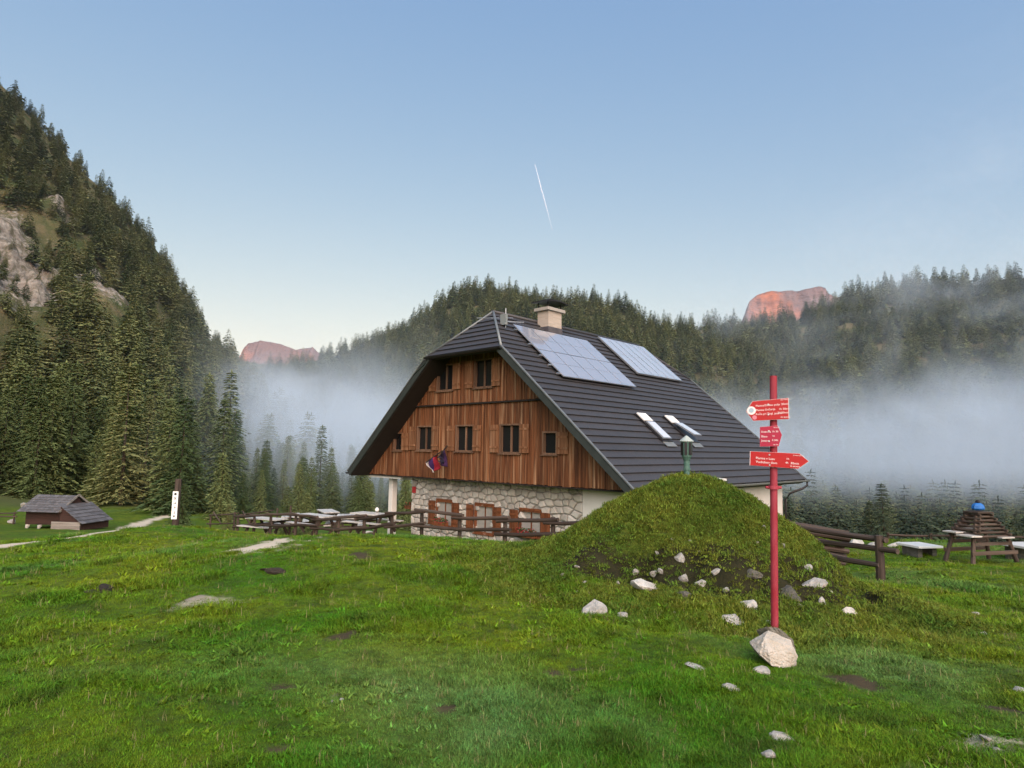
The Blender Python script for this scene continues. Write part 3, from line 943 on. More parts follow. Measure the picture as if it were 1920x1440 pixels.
FRAME = wood_mat('window_frame_wood', (0.08, 0.045, 0.028), (0.16, 0.095, 0.060), (0.26, 0.17, 0.11), 'z', 0.4)
DARKWOOD = plain('dark_soffit_wood', (0.020, 0.015, 0.012), 0.8, 0.3, 3, 0.2)
LOG = wood_mat('weathered_log', (0.028, 0.020, 0.015), (0.066, 0.045, 0.034), (0.13, 0.105, 0.085), 'x', 0.45, 0.7, 0.25)
LOGZ = wood_mat('weathered_post', (0.028, 0.020, 0.015), (0.066, 0.045, 0.034), (0.13, 0.105, 0.085), 'z', 0.4, 0.7, 0.25)
GREYW = wood_mat('grey_weathered_board', (0.14, 0.12, 0.105), (0.25, 0.225, 0.20), (0.36, 0.335, 0.31), 'x', 0.5, 0.55, 0.2)
def roof_mat():
    m, t, p = node_mat('roof_tile_sheet')
    oc = objco(t)
    n1, n2 = noise(t, oc, 0.9, 5, 0.6), noise(t, oc, 22, 4, 0.7)
    c = mix(t, n1, (0.023, 0.022, 0.024), (0.038, 0.037, 0.039))
    c = mix(t, ramp(t, n2, [(0.45, (0, 0, 0)), (0.75, (0.5, 0.5, 0.5))]), c, (0.075, 0.072, 0.078))
    w = N(t, 'ShaderNodeTexWave', wave_type='BANDS', bands_direction='Y')
    w.inputs['Scale'].default_value = 0.62
    w.inputs['Distortion'].default_value = 0.15
    t.links.new(oc, w.inputs['Vector'])
    c = mix(t, ramp(t, w.outputs[1], [(0.0, (0.35, 0.35, 0.35)), (0.12, (0, 0, 0))]), c, (0.03, 0.026, 0.03))
    hsv = N(t, 'ShaderNodeHueSaturation')
    t.links.new(c, hsv.inputs['Color'])
    t.links.new(math_n(t, 'MULTIPLY_ADD', orand(t), 0.24, 0.88), hsv.inputs['Value'])
    t.links.new(hsv.outputs[0], p.inputs['Base Color'])
    p.inputs['Roughness'].default_value = 0.55
    p.inputs['Specular IOR Level'].default_value = 0.45
    bump(t, p, n2, 0.25, 0.01)
    return m
ROOF = roof_mat()
TRIM = plain('edge_flashing', (0.20, 0.215, 0.215), 0.45, 0.3, 4, 0.1, metal=0.3)
DTRIM = plain('dark_green_trim', (0.040, 0.050, 0.048), 0.5, 0.3, 4, 0.1)
STEEL = plain('dark_sheet_metal', (0.045, 0.042, 0.045), 0.4, 0.3, 5, 0.1, metal=0.6)
ALU = plain('aluminium', (0.55, 0.56, 0.58), 0.35, 0.15, 6, 0.05, metal=0.8)
PLASTER = plain('white_plaster', (0.70, 0.69, 0.66), 0.9, 0.10, 1.2, 0.25, 0.01, col2=(0.60, 0.59, 0.55))
MORTAR = plain('lime_mortar', (0.37, 0.355, 0.32), 0.95, 0.25, 4, 0.4, 0.02)
STONE = plain('limestone_masonry', (0.50, 0.485, 0.45), 0.9, 0.22, 2.2, 0.5, 0.03, rnd=0.26, col2=(0.38, 0.35, 0.30))
ROCK = plain('white_limestone', (0.54, 0.52, 0.48), 0.9, 0.45, 1.6, 0.8, 0.03, rnd=0.22, col2=(0.25, 0.235, 0.20))
GREYROCK = plain('lichened_grey_rock', (0.16, 0.15, 0.125), 0.95, 0.45, 4.0, 0.7, 0.03, rnd=0.2, col2=(0.055, 0.055, 0.04))
BRICK = plain('pale_chimney_brick', (0.50, 0.41, 0.31), 0.9, 0.2, 8, 0.3, 0.01)
def brick_pattern(m):
    t = m.node_tree
    p = t.nodes['Principled BSDF']
    b = N(t, 'ShaderNodeTexBrick')
    b.inputs['Color1'].default_value = (0.41, 0.345, 0.285, 1)
    b.inputs['Color2'].default_value = (0.34, 0.285, 0.235, 1)
    b.inputs['Mortar'].default_value = (0.36, 0.33, 0.29, 1)
    b.inputs['Scale'].default_value = 1.0
    b.inputs['Mortar Size'].default_value = 0.008
    b.inputs['Brick Width'].default_value = 0.25
    b.inputs['Row Height'].default_value = 0.075
    sx = N(t, 'ShaderNodeSeparateXYZ')
    t.links.new(objco(t), sx.inputs[0])
    cb = N(t, 'ShaderNodeCombineXYZ')
    t.links.new(math_n(t, 'ADD', sx.outputs[0], sx.outputs[1]), cb.inputs[0])
    t.links.new(sx.outputs[2], cb.inputs[1])
    t.links.new(cb.outputs[0], b.inputs['Vector'])
    t.links.new(b.outputs[0], p.inputs['Base Color'])
brick_pattern(BRICK)
def glass_mat(name, col, rough=0.06, spec=0.5, coat=0.0):
    m, t, p = node_mat(name)
    p.inputs['Base Color'].default_value = (*col, 1)
    p.inputs['Roughness'].default_value = rough
    p.inputs['Specular IOR Level'].default_value = spec
    p.inputs['Coat Weight'].default_value = coat
    n = noise(t, objco(t), 1.5, 2)
    bump(t, p, n, 0.03, 0.01)
    return m
GLASS = glass_mat('dark_window_glass', (0.012, 0.013, 0.014), 0.05, 0.25)
PV = glass_mat('solar_cell_glass', (0.25, 0.27, 0.32), 0.16, 1.0, 1.0)
COLL = glass_mat('collector_glass', (0.32, 0.35, 0.40), 0.18, 1.0, 1.0)
SKYG = glass_mat('skylight_glass', (0.55, 0.58, 0.62), 0.08, 1.0, 1.0)
WHITE = plain('white_paint', (0.74, 0.74, 0.72), 0.5, 0.08, 5, 0.05)

# ------------------------------------------------------------------ the chalet
HX, HYY, YAW, HB = -1.886, 23.38, -0.769, -4.0
RH, RE, RM, RW, RS, RL, GB = 5.392, -1.104, 3.618, 7.5, 1.582, 13.576, 0.9
KS = (RH - RE) / RW
SLN = math.hypot(1, KS)
WH = RW * (RH - RM) / (RH - RE)
house = empty('wooden_chalet', (HX, HYY, HB), YAW)
tag(house, 'brown wooden chalet with half-hipped dark roof and solar panels on stone base', 'house')
OFF = (0, 0, -HB)
def hp(mb, name, mat, parent=house, **kw): return mb.build(name, mat, parent, OFF, **kw)
def roofpt(a, b, lift=0.0):      # on the right slope, lift along its normal
    return np.array([a + lift * KS / SLN, b, RH - KS * a + lift / SLN])
def bmin(a): return RS * (1 - a / WH) if a < WH else 0.0
# roof body: both slopes and both half hips as thick slabs
def slab(poly, nrm, d0, d1):
    nrm = np.array(nrm, float) / np.linalg.norm(nrm)
    return MB().prism([np.array(p) + nrm * d0 for p in poly], nrm * (d1 - d0))
RP = [(0, RS, RH), (0, RL - RS, RH), (WH, RL, RM), (RW, RL, RE), (RW, 0, RE), (WH, 0, RM)]
rb = slab(RP, (KS, 0, 1), -0.24, -0.03)
LP_ = [(-x, y, z) for x, y, z in RP][::-1]
q = slab(LP_, (-KS, 0, 1), -0.24, -0.03)
rb.add(q.v, q.f)
hn = np.cross(np.array([2 * WH, 0, 0]), np.array([WH, RS, RH - RM]))
q = slab([(-WH, 0, RM), (WH, 0, RM), (0, RS, RH)], (0, -(RH - RM), RS), -0.20, -0.03)
rb.add(q.v, q.f)
q = slab([(WH, RL, RM), (-WH, RL, RM), (0, RL - RS, RH)], (0, (RH - RM), RS), -0.20, -0.03)
rb.add(q.v, q.f)
roof = hp(rb, 'roof', DARKWOOD)
NC = 29
for i in range(NC):
    d0, d1 = SLN * RW * i / NC, SLN * RW * (i + 1) / NC
    for side in (1, -1):
        a0, a1 = d0 / SLN, d1 / SLN + 0.012
        top = [roofpt(a0, bmin(a0) - 0.02, 0.0), roofpt(a0, RL - bmin(a0) + 0.02, 0.0), roofpt(a1, RL - bmin(a1) + 0.02, 0.05), roofpt(a1, bmin(a1) - 0.02, 0.05)]
        bot = [roofpt(a0, bmin(a0) - 0.02, -0.03), roofpt(a0, RL - bmin(a0) + 0.02, -0.03), roofpt(a1, RL - bmin(a1) + 0.02, -0.012), roofpt(a1, bmin(a1) - 0.02, -0.012)]
        v = [(side * p[0], p[1], p[2]) for p in bot + top]
        hp(MB().add(v, [(0, 3, 2, 1), (4, 5, 6, 7), (0, 1, 5, 4), (1, 2, 6, 5), (2, 3, 7, 6), (3, 0, 4, 7)]), 'roof_course', ROOF, roof)
NHp = 8
hnrm = np.array([0, -(RH - RM), RS]) / math.hypot(RH - RM, RS)
for end in (0, 1):
    for i in range(NHp):
        t0, t1 = i / NHp, (i + 1) / NHp + 0.006
        def hpnt(t, s_, l):
            p = np.array([s_ * (WH * t + 0.01), RS * (1 - t), RH - (RH - RM) * t]) + hnrm * l
            return (p[0], p[1] if end == 0 else RL - p[1], p[2])
        v = [hpnt(t0, -1, -0.03), hpnt(t0, 1, -0.03), hpnt(t1, 1, -0.01), hpnt(t1, -1, -0.01), hpnt(t0, -1, 0.0), hpnt(t0, 1, 0.0), hpnt(t1, 1, 0.05), hpnt(t1, -1, 0.05)]
        hp(MB().add(v, [(0, 3, 2, 1), (4, 5, 6, 7), (0, 1, 5, 4), (1, 2, 6, 5), (2, 3, 7, 6), (3, 0, 4, 7)]), 'hip_course', ROOF, roof)
hp(MB().tube([(0, RS - 0.05, RH + 0.03), (0, RL - RS + 0.05, RH + 0.03)], 0.075, 10), 'ridge_cap', ROOF, roof, smooth=True)
for sx in (1, -1):
    hp(MB().tube([(0, RS, RH + 0.04), (sx * WH, 0, RM + 0.05)], 0.05, 8), 'hip_cap', TRIM, roof, smooth=True)
    hp(MB().tube([(0, RL - RS, RH + 0.04), (sx * WH, RL, RM + 0.05)], 0.05, 8), 'hip_cap', ROOF, roof, smooth=True)
    for bb in (-0.06, RL + 0.02):
        d = np.array([RW - WH, 0, RE - RM]) / math.hypot(RW - WH, RM - RE)
        nn = np.array([KS, 0, 1]) / SLN
        c = np.array([(WH + RW) / 2, bb + 0.02, (RM + RE) / 2]) - nn * 0.10
        c[0] *= sx
        dd, n2 = d.copy(), nn.copy()
        dd[0] *= sx
        n2[0] *= sx
        hl = math.hypot(RW - WH, RM - RE) / 2
        hp(MB().obox(c, dd, (0, 1, 0), n2, hl + 0.02, 0.022, 0.115), 'barge_board', DTRIM, roof)
        c2 = c + n2 * 0.155
        hp(MB().obox(c2, dd, (0, 1, 0), n2, hl + 0.03, 0.05, 0.016), 'edge_flashing', TRIM, roof)
# half-hip gutter and eave gutters with brackets
def gutter(p0, p1, r=0.075):
    p0, p1 = np.array(p0, float), np.array(p1, float)
    t = (p1 - p0) / np.linalg.norm(p1 - p0)
    a = np.cross(t, (0, 0, 1.0))
    v, f = [], []
    for e_ in (p0, p1):
        for rr_ in (r, r - 0.012):
            for k in range(9):
                q_ = math.pi * k / 8
                v.append(e_ + rr_ * (math.cos(q_) * a - math.sin(q_) * np.array([0, 0, 1.0])))
    for k in range(8):
        f += [(k, k + 1, 18 + k + 1, 18 + k), (9 + k + 1, 9 + k, 27 + k, 27 + k + 1), (k, 9 + k, 10 + k, k + 1), (18 + k, 19 + k, 28 + k, 27 + k)]
    f += [(0, 18, 27, 9), (8, 17, 35, 26)]
    return MB().add(v, f)
hp(gutter((-WH - 0.1, -0.10, RM - 0.03), (WH + 0.1, -0.10, RM - 0.03)), 'gutter', STEEL, roof)
hp(gutter((RW + 0.09, -0.1, RE - 0.03), (RW + 0.09, RL + 0.25, RE - 0.03)), 'gutter', TRIM, roof)
hp(gutter((-RW - 0.09, -0.1, RE - 0.03), (-RW - 0.09, RL + 0.2, RE - 0.03)), 'gutter', STEEL, roof)
for k in range(11):
    y = RL - 0.2 - k * 1.25
    hp(MB().box(RW - 0.05, RW + 0.18, y - 0.015, y + 0.015, RE + 0.0, RE + 0.02), 'gutter_bracket', STEEL, roof)
hp(MB().tube([(RW + 0.09, RL + 0.05, RE - 0.08), (RW + 0.09, RL + 0.04, RE - 0.26), (RW - 0.05, RL - 0.15, RE - 0.40), (RW - 0.45, RL - 0.55, RE - 0.62), (RW - 0.62, RL - 0.62, RE - 0.9), (RW - 0.62, RL - 0.62, HB + 0.1)], 0.05, 8), 'downpipe', STEEL, roof, smooth=True)
# left half-hip gutter outlet
hp(MB().tube([(-WH - 0.05, -0.10, RM - 0.10), (-WH - 0.12, -0.05, RM - 0.28), (-WH - 0.75, -0.07, RM - 0.62)], 0.035, 8), 'outlet_pipe', TRIM, roof, smooth=True)

# gable wall: dark backing, then every board its own piece cut round the windows
WIN = [  # a0, a1, z0, z1, left shutter?, right shutter?
    (-2.45, -1.52, 2.37, 3.36, 1, 1), (-0.20, 0.72, 2.37, 3.38, 1, 1), (-5.42, -4.88, -0.08, 0.60, 0, 1), (-3.73, -2.82, -0.05, 0.87, 1, 1), (-1.25, -0.31, -0.06, 0.87, 1, 1),
    (1.22, 2.15, -0.09, 0.87, 1, 1), (3.31, 3.86, -0.10, 0.58, 0, 1)]
def rooflim(a): return min(RH - KS * abs(a) - 0.30, 4.28)
back = MB().prism([(-7.25, 1.10, -1.19), (7.25, 1.10, -1.19), (7.25, 1.10, rooflim(7.25)), (1.2, 1.10, 4.15), (-1.2, 1.10, 4.15), (-7.25, 1.10, rooflim(7.25))], (0, 0.1, 0))
gable = hp(back, 'gable_wall', DARKWOOD)
ZBAND = 1.746
def boards(z0, z1f, b0, b1, xr, seed):
    r = random.Random(seed)
    xs = [xr[0]]
    while xs[-1] < xr[1] - 0.12: xs.append(xs[-1] + r.choice((0.11, 0.13, 0.15, 0.17)))
    xs[-1] = xr[1]
    wins = [w_ for w_ in WIN if w_[3] > z0 and w_[2] < z0 + 3.2]
    for w_ in wins:
        for e_ in (w_[0] - 0.05, w_[1] + 0.05):
            xs = [x for x in xs if abs(x - e_) > 0.06 or x in xr] + [e_]
    xs = sorted(set(xs))
    for x0, x1 in zip(xs[:-1], xs[1:]):
        g = 0.006
        cuts = [(z0 + r.uniform(-0.012, 0.012), None)]
        segs = [[z0 + r.uniform(-0.015, 0.015), None]]
        for w_ in wins:
            if x0 > w_[0] - 0.06 and x1 < w_[1] + 0.06:
                segs[-1][1] = w_[2] - 0.05
                segs.append([w_[3] + 0.05, None])
        for s0, s1 in segs:
            ta, tb = (s1, s1) if s1 is not None else (z1f(x0 + g), z1f(x1 - g))
            if max(ta, tb) - s0 < 0.05: continue
            ta, tb = max(ta, s0 + 0.01), max(tb, s0 + 0.01)
            o_ = r.uniform(0, 0.014)
            v = [(x, y, z) for x, tz in ((x0 + g, ta), (x1 - g, tb)) for y in (b0 + o_, b1) for z in (s0, tz)]
            hp(MB().add(v, [(0, 1, 3, 2), (4, 6, 7, 5), (0, 4, 5, 1), (2, 3, 7, 6), (0, 2, 6, 4), (1, 5, 7, 3)]), 'plank', SIDING, gable)
        if r.random() < 0.55:   # cover strip over the joint, paler where the stain has worn off
            top = min(z1f(x1), 99)
            if all(not (w_[0] - 0.55 < x1 < w_[1] + 0.55) for w_ in wins) and top - z0 > 0.2:
                hp(MB().box(x1 - 0.022, x1 + 0.022, b0 - 0.022, b0 - 0.002, z0 + 0.02, top - 0.03), 'cover_strip', STRIP, gable)
STRIP = wood_mat('worn_cover_strip', (0.12, 0.048, 0.02), (0.25, 0.115, 0.05), (0.52, 0.34, 0.20), 'z', 0.9, 0.7, 0.35)
boards(-1.20, lambda a: min(rooflim(a), ZBAND - 0.01), GB, GB + 0.07, (-7.28, 7.28), 5)
boards(ZBAND + 0.03, rooflim, GB - 0.05, GB + 0.07, (-3.95, 3.95), 6)
hp(MB().box(-3.85, 3.85, GB - 0.085, GB + 0.06, ZBAND - 0.03, ZBAND + 0.028), 'drip_board', DARKWOOD, gable)
hp(MB().box(-7.3, 7.3, GB + 0.002, 1.75, -1.26, -1.215), 'floor_soffit', DARKWOOD, gable)
hp(MB().box(-7.45, -5.0, GB + 0.10, GB + 0.22, -1.36, -1.262), 'eave_beam', WHITE)
def window(a0, a1, z0, z1, b, shl, shr, smat, fmat=FRAME, sw=0.46, parent=house):
    fr = MB()
    d0, d1 = b - 0.015, b + 0.16
    for x0, x1, y0, y1 in ((a0 - 0.06, a0, z0 - 0.06, z1 + 0.06), (a1, a1 + 0.06, z0 - 0.06, z1 + 0.06), (a0, a1, z1, z1 + 0.06), (a0, a1, z0 - 0.06, z0)):
        fr.box(x0, x1, d0, d1, y0, y1)
    w_ = hp(fr, 'window', fmat, parent)
    hp(MB().box(a0, a1, b + 0.125, b + 0.14, z0, z1), 'pane', GLASS, w_)
    mid = (a0 + a1) / 2
    if a1 - a0 > 0.7:
        hp(MB().box(mid - 0.035, mid + 0.035, b + 0.07, b + 0.12, z0, z1), 'mullion', fmat, w_)
    hp(MB().box(a0 - 0.10, a1 + 0.10, b - 0.07, b + 0.02, z0 - 0.10, z0 - 0.062), 'sill', fmat, w_)
    for on, s_ in ((shl, -1), (shr, 1)):
        if not on: continue
        e_ = a0 - 0.075 if s_ < 0 else a1 + 0.075
        x0, x1 = (e_ - sw, e_) if s_ < 0 else (e_, e_ + sw)
        n = 3
        for k in range(n):
            u0, u1 = x0 + (x1 - x0) * k / n + 0.004, x0 + (x1 - x0) * (k + 1) / n - 0.004
            hp(MB().box(u0, u1, b - 0.062, b - 0.032, z0 - 0.03, z1 + 0.03), 'shutter', smat, w_)
        for zz in (z0 + 0.13, z1 - 0.17):
            hp(MB().box(x0 + 0.01, x1 - 0.01, b - 0.084, b - 0.064, zz, zz + 0.07), 'shutter_brace', smat, w_)
    return w_
for k, (a0, a1, z0, z1, l_, r_2) in enumerate(WIN):
    window(a0, a1, z0, z1, GB - (0.05 if z0 > 2 else 0.0), l_, r_2, SHUT, sw=0.44 if a1 - a0 > 0.7 else 0.5)

# ground floor: rubble stone front, plastered walls, corner pillar
SB = 1.60
SW = [(-3.17, -2.22, -3.15, -2.22), (-0.78, 0.17, -3.20, -2.22), (1.62, 2.60, -3.05, -2.24)]
wall = hp(MB().box(-4.95, 4.47, SB + 0.06, SB + 0.4, HB - 0.3, -1.22), 'stone_wall', MORTAR)
def clip(poly, p, n):
    """part of a polygon on the side of p that n points away from"""
    out = []
    for i in range(len(poly)):
        a, b = poly[i], poly[(i + 1) % len(poly)]
        da, db = (a - p) @ n, (b - p) @ n
        if da <= 0: out.append(a)
        if da * db < 0: out.append(a + (b - a) * da / (da - db))
    return out
def stones():
    """rubble masonry: one irregular stone for every cell between the mortar joints"""
    r = np.random.default_rng(4)
    x0, x1, z0, z1 = -4.95, 4.47, -3.75, -1.225
    nx, nz = 27, 10
    P = np.array([(x0 + (x1 - x0) * (i + 0.5 + 0.5 * (k % 2) - 0.25 + r.uniform(-0.36, 0.36)) / nx, z0 + (z1 - z0) * (k + 0.5 + r.uniform(-0.33, 0.33)) / nz) for k in range(nz) for i in range(nx)])
    for c in P:
        if any(s_[0] - 0.04 < c[0] < s_[1] + 0.04 and s_[2] - 0.04 < c[1] < s_[3] + 0.10 for s_ in SW): continue
        poly = [np.array(q_) for q_ in ((x0, z0), (x1, z0), (x1, z1), (x0, z1))]
        poly = [np.clip(q_, c - 0.5, c + 0.5) for q_ in poly]
        for o_ in P:
            d = (o_ - c) * (0.8, 1.25)
            if 1e-9 < d @ d < 1.0:
                poly = clip(poly, (o_ + c) / 2, (o_ - c) * (0.64, 1.56))
        if len(poly) < 3: continue
        cen = sum(poly) / len(poly)
        n = len(poly)
        g = 0.011
        ring = []
        for q_ in poly:                       # joint, and corners knocked off
            d = q_ - cen
            ring.append(cen + d * max(0.3, 1 - g / max(np.linalg.norm(d), 0.02)) * r.uniform(0.90, 1.0))
        v = [(q_[0], SB + 0.07, q_[1]) for q_ in ring]
        v += [(cen[0] + (q_[0] - cen[0]) * 0.96, SB + 0.01, cen[1] + (q_[1] - cen[1]) * 0.96) for q_ in ring]
        pr = r.uniform(-0.03, 0.0)
        v += [(cen[0] + (q_[0] - cen[0]) * 0.68, SB - 0.012 + pr + r.uniform(-0.01, 0.01), cen[1] + (q_[1] - cen[1]) * 0.68) for q_ in ring]
        f = [(i, (i + 1) % n, n + (i + 1) % n, n + i) for i in range(n)] + [(n + i, n + (i + 1) % n, 2 * n + (i + 1) % n, 2 * n + i) for i in range(n)] + [tuple(range(2 * n, 3 * n))]
        hp(MB().add(v, f), 'stone', STONE, wall)
stones()
hp(MB().box(4.47, 6.75, SB, SB + 0.4, HB - 0.3, -1.22), 'plaster_wall', PLASTER)
hp(MB().prism([(6.75, SB, HB - 0.3), (6.75, RL - 0.6, HB - 0.3), (6.75, RL - 0.6, -0.75), (6.75, SB, -0.75)], (-0.35, 0, 0)), 'plaster_wall', PLASTER)
hp(MB().box(-4.95, -4.6, SB + 0.4, RL - 0.6, HB - 0.3, -1.22), 'plaster_wall', PLASTER)
hp(MB().box(-4.6, 6.4, RL - 0.95, RL - 0.6, HB - 0.3, -0.75), 'plaster_wall', PLASTER)
hp(MB().prism([(-7.2, RL - 1.0, -1.19), (7.2, RL - 1.0, -1.19), (7.2, RL - 1.0, rooflim(7.2)), (1.2, RL - 1.0, 4.15), (-1.2, RL - 1.0, 4.15), (-7.2, RL - 1.0, rooflim(7.2))], (0, 0.1, 0)), 'rear_gable_wall', DARKWOOD)
hp(MB().box(-6.52, -6.24, SB - 0.12, SB + 0.16, HB, -1.265), 'pillar', PLASTER, bevel=0.02)
hp(MB().box(-6.52, -6.24, RL - 3.0, RL - 2.72, HB, -1.265), 'pillar', PLASTER)
hp(MB().box(-6.30, -4.95, SB + 0.0, SB + 0.25, -1.42, -1.27), 'porch_beam', PLASTER)
for k, (a0, a1, z0, z1) in enumerate(SW):
    window(a0, a1, z0, z1, SB - 0.02, 1, 1, REDSHUT, REDSHUT, sw=0.42)
    hp(MB().box(a0 - 0.03, a1 + 0.03, SB - 0.05, SB + 0.06, z1 + 0.062, z1 + 0.13), 'lintel', REDSHUT)
hp(MB().box(-4.85, -4.62, SB - 0.06, SB - 0.03, -1.95, -1.68), 'red_plaque', plain('red_plaque_paint', (0.42, 0.03, 0.035), 0.5, 0.15))

# chimney
CA, CB_ = 0.42, 4.52
ch = hp(MB().box(CA - 0.30, CA + 0.30, CB_ - 0.43, CB_ + 0.43, 4.3, 5.83), 'chimney', BRICK)
hp(MB().box(CA - 0.33, CA + 0.33, CB_ - 0.46, CB_ + 0.46, 4.4, 5.14), 'flashing', plain('lead_flashing', (0.13, 0.12, 0.13), 0.5, 0.3, metal=0.4), ch)
hp(MB().box(CA - 0.40, CA + 0.40, CB_ - 0.56, CB_ + 0.56, 5.83, 5.96), 'cap_slab', plain('concrete_cap', (0.40, 0.37, 0.33), 0.9, 0.2), ch)
for sx in (-0.26, 0.26):
    for sy in (-0.42, 0.42):
        hp(MB().box(CA + sx - 0.02, CA + sx + 0.02, CB_ + sy - 0.02, CB_ + sy + 0.02, 5.96, 6.20), 'cover_leg', STEEL, ch)
cv = MB()
for k in range(6):
    y0, y1 = CB_ - 0.66 + 0.22 * k, CB_ - 0.66 + 0.22 * (k + 1)
    z_ = lambda y: 6.18 + 0.06 * (1 - ((y - CB_) / 0.66) ** 2)
    cv.add([(CA - 0.48, y0, z_(y0)), (CA + 0.48, y0, z_(y0)), (CA + 0.48, y1, z_(y1)), (CA - 0.48, y1, z_(y1)), (CA - 0.48, y0, z_(y0) + 0.05), (CA + 0.48, y0, z_(y0) + 0.05), (CA + 0.48, y1, z_(y1) + 0.05), (CA - 0.48, y1, z_(y1) + 0.05)],
           [(0, 3, 2, 1), (4, 5, 6, 7), (0, 1, 5, 4), (1, 2, 6, 5), (2, 3, 7, 6), (3, 0, 4, 7)])
hp(cv, 'cover_plate', STEEL, ch)

# solar panels, collectors, skylights, on the right slope
def on_slope(a0, a1, b0, b1, l0, l1):
    m_ = MB()
    v = [roofpt(a, b, l) for a in (a0, a1) for b in (b0, b1) for l in (l0, l1)]
    return m_.add(v, [(0, 1, 3, 2), (4, 6, 7, 5), (0, 4, 5, 1), (2, 3, 7, 6), (0, 2, 6, 4), (1, 5, 7, 3)])
pa, pb = np.linspace(0.76, 3.33, 3), np.linspace(1.82, 6.54, 6)
for i in range(2):
    for j in range(5):
        a0, a1, b0, b1 = pa[i] + 0.006, pa[i + 1] - 0.006, pb[j] + 0.005, pb[j + 1] - 0.005
        p_ = hp(on_slope(a0, a1, b0, b1, 0.13, 0.165), 'solar_panel', ALU)
        g = 0.022
        am = (a0 + a1) / 2
        for c0, c1 in ((a0 + g, am - 0.008), (am + 0.008, a1 - g)):
            hp(on_slope(c0, c1, b0 + g, b1 - g, 0.1655, 0.169), 'cell_field', PV, p_)
for a in (1.0, 1.75, 2.3, 2.75, 3.15):
    hp(on_slope(a - 0.02, a + 0.02, 1.68, 6.6, 0.07, 0.125), 'mounting_rail', ALU)
cb_ = np.linspace(8.10, 12.0, 7)
for j in range(6):
    p_ = hp(on_slope(0.22, 2.40, cb_[j] + 0.006, cb_[j + 1] - 0.006, 0.10, 0.165), 'solar_collector', ALU)
    for c0, c1 in ((0.25, 1.27), (1.29, 2.37)):
        hp(on_slope(c0, c1, cb_[j] + 0.035, cb_[j + 1] - 0.035, 0.1655, 0.17), 'collector_pane', COLL, p_)
for b0, tilt in ((4.42, 0.0), (6.42, 0.22)):
    sk = hp(on_slope(4.68, 5.86, b0 - 0.04, b0 + 0.64, 0.04, 0.10), 'skylight', STEEL)
    hp(on_slope(4.70, 5.03, b0, b0 + 0.60, 0.11, 0.15), 'blind_box', WHITE, sk)
    v = [roofpt(5.08, b0 + 0.02, 0.12 + tilt * 0.2), roofpt(5.08, b0 + 0.58, 0.12 + tilt * 0.2), roofpt(5.80, b0 + 0.58, 0.12 + tilt), roofpt(5.80, b0 + 0.02, 0.12 + tilt)]
    hp(MB().prism(v, np.array([KS, 0, 1]) / SLN * 0.045), 'sash', ALU, sk)
    vi = [roofpt(5.11, b0 + 0.06, 0.168 + tilt * 0.24), roofpt(5.11, b0 + 0.54, 0.168 + tilt * 0.24), roofpt(5.77, b0 + 0.54, 0.168 + tilt * 0.98), roofpt(5.77, b0 + 0.06, 0.168 + tilt * 0.98)]
    hp(MB().prism(vi, np.array([KS, 0, 1]) / SLN * 0.006), 'glass', SKYG, sk)
    hp(on_slope(5.86, 6.05, b0 - 0.05, b0 + 0.66, 0.05, 0.065), 'apron_flashing', TRIM, sk)
# aerial by the half hip
AX, AY, AZ = 0.86, 1.42, 4.66
an = hp(MB().tube([(AX, AY, AZ - 0.1), (AX, AY, AZ + 0.75)], 0.020, 6), 'aerial', ALU)
hp(MB().tube([(AX - 1.05, AY - 0.55, AZ + 0.42), (AX + 0.25, AY + 0.15, AZ + 0.36)], 0.014, 6), 'boom', ALU, an)
hp(MB().tube([(AX - 0.15, AY - 0.1, AZ + 0.24), (AX + 0.55, AY + 0.45, AZ + 0.20)], 0.012, 6), 'boom', ALU, an)
hp(MB().box(AX - 0.14, AX + 0.14, AY - 0.16, AY - 0.04, AZ + 0.08, AZ + 0.50), 'equipment_box', plain('grey_box_enamel', (0.24, 0.27, 0.27), 0.5, 0.15), an)
for k in range(4):
    hp(MB().tube([(AX + 0.32 + 0.08 * k, AY + 0.27 + 0.06 * k, AZ + 0.10), (AX + 0.32 + 0.08 * k, AY + 0.27 + 0.06 * k, AZ + 0.32)], 0.008, 5), 'element', STEEL, an)

def h2w(a, b, z):
    c, s_ = math.cos(YAW), math.sin(YAW)
    return np.array([HX + a * c - b * s_, HYY + a * s_ + b * c, z])

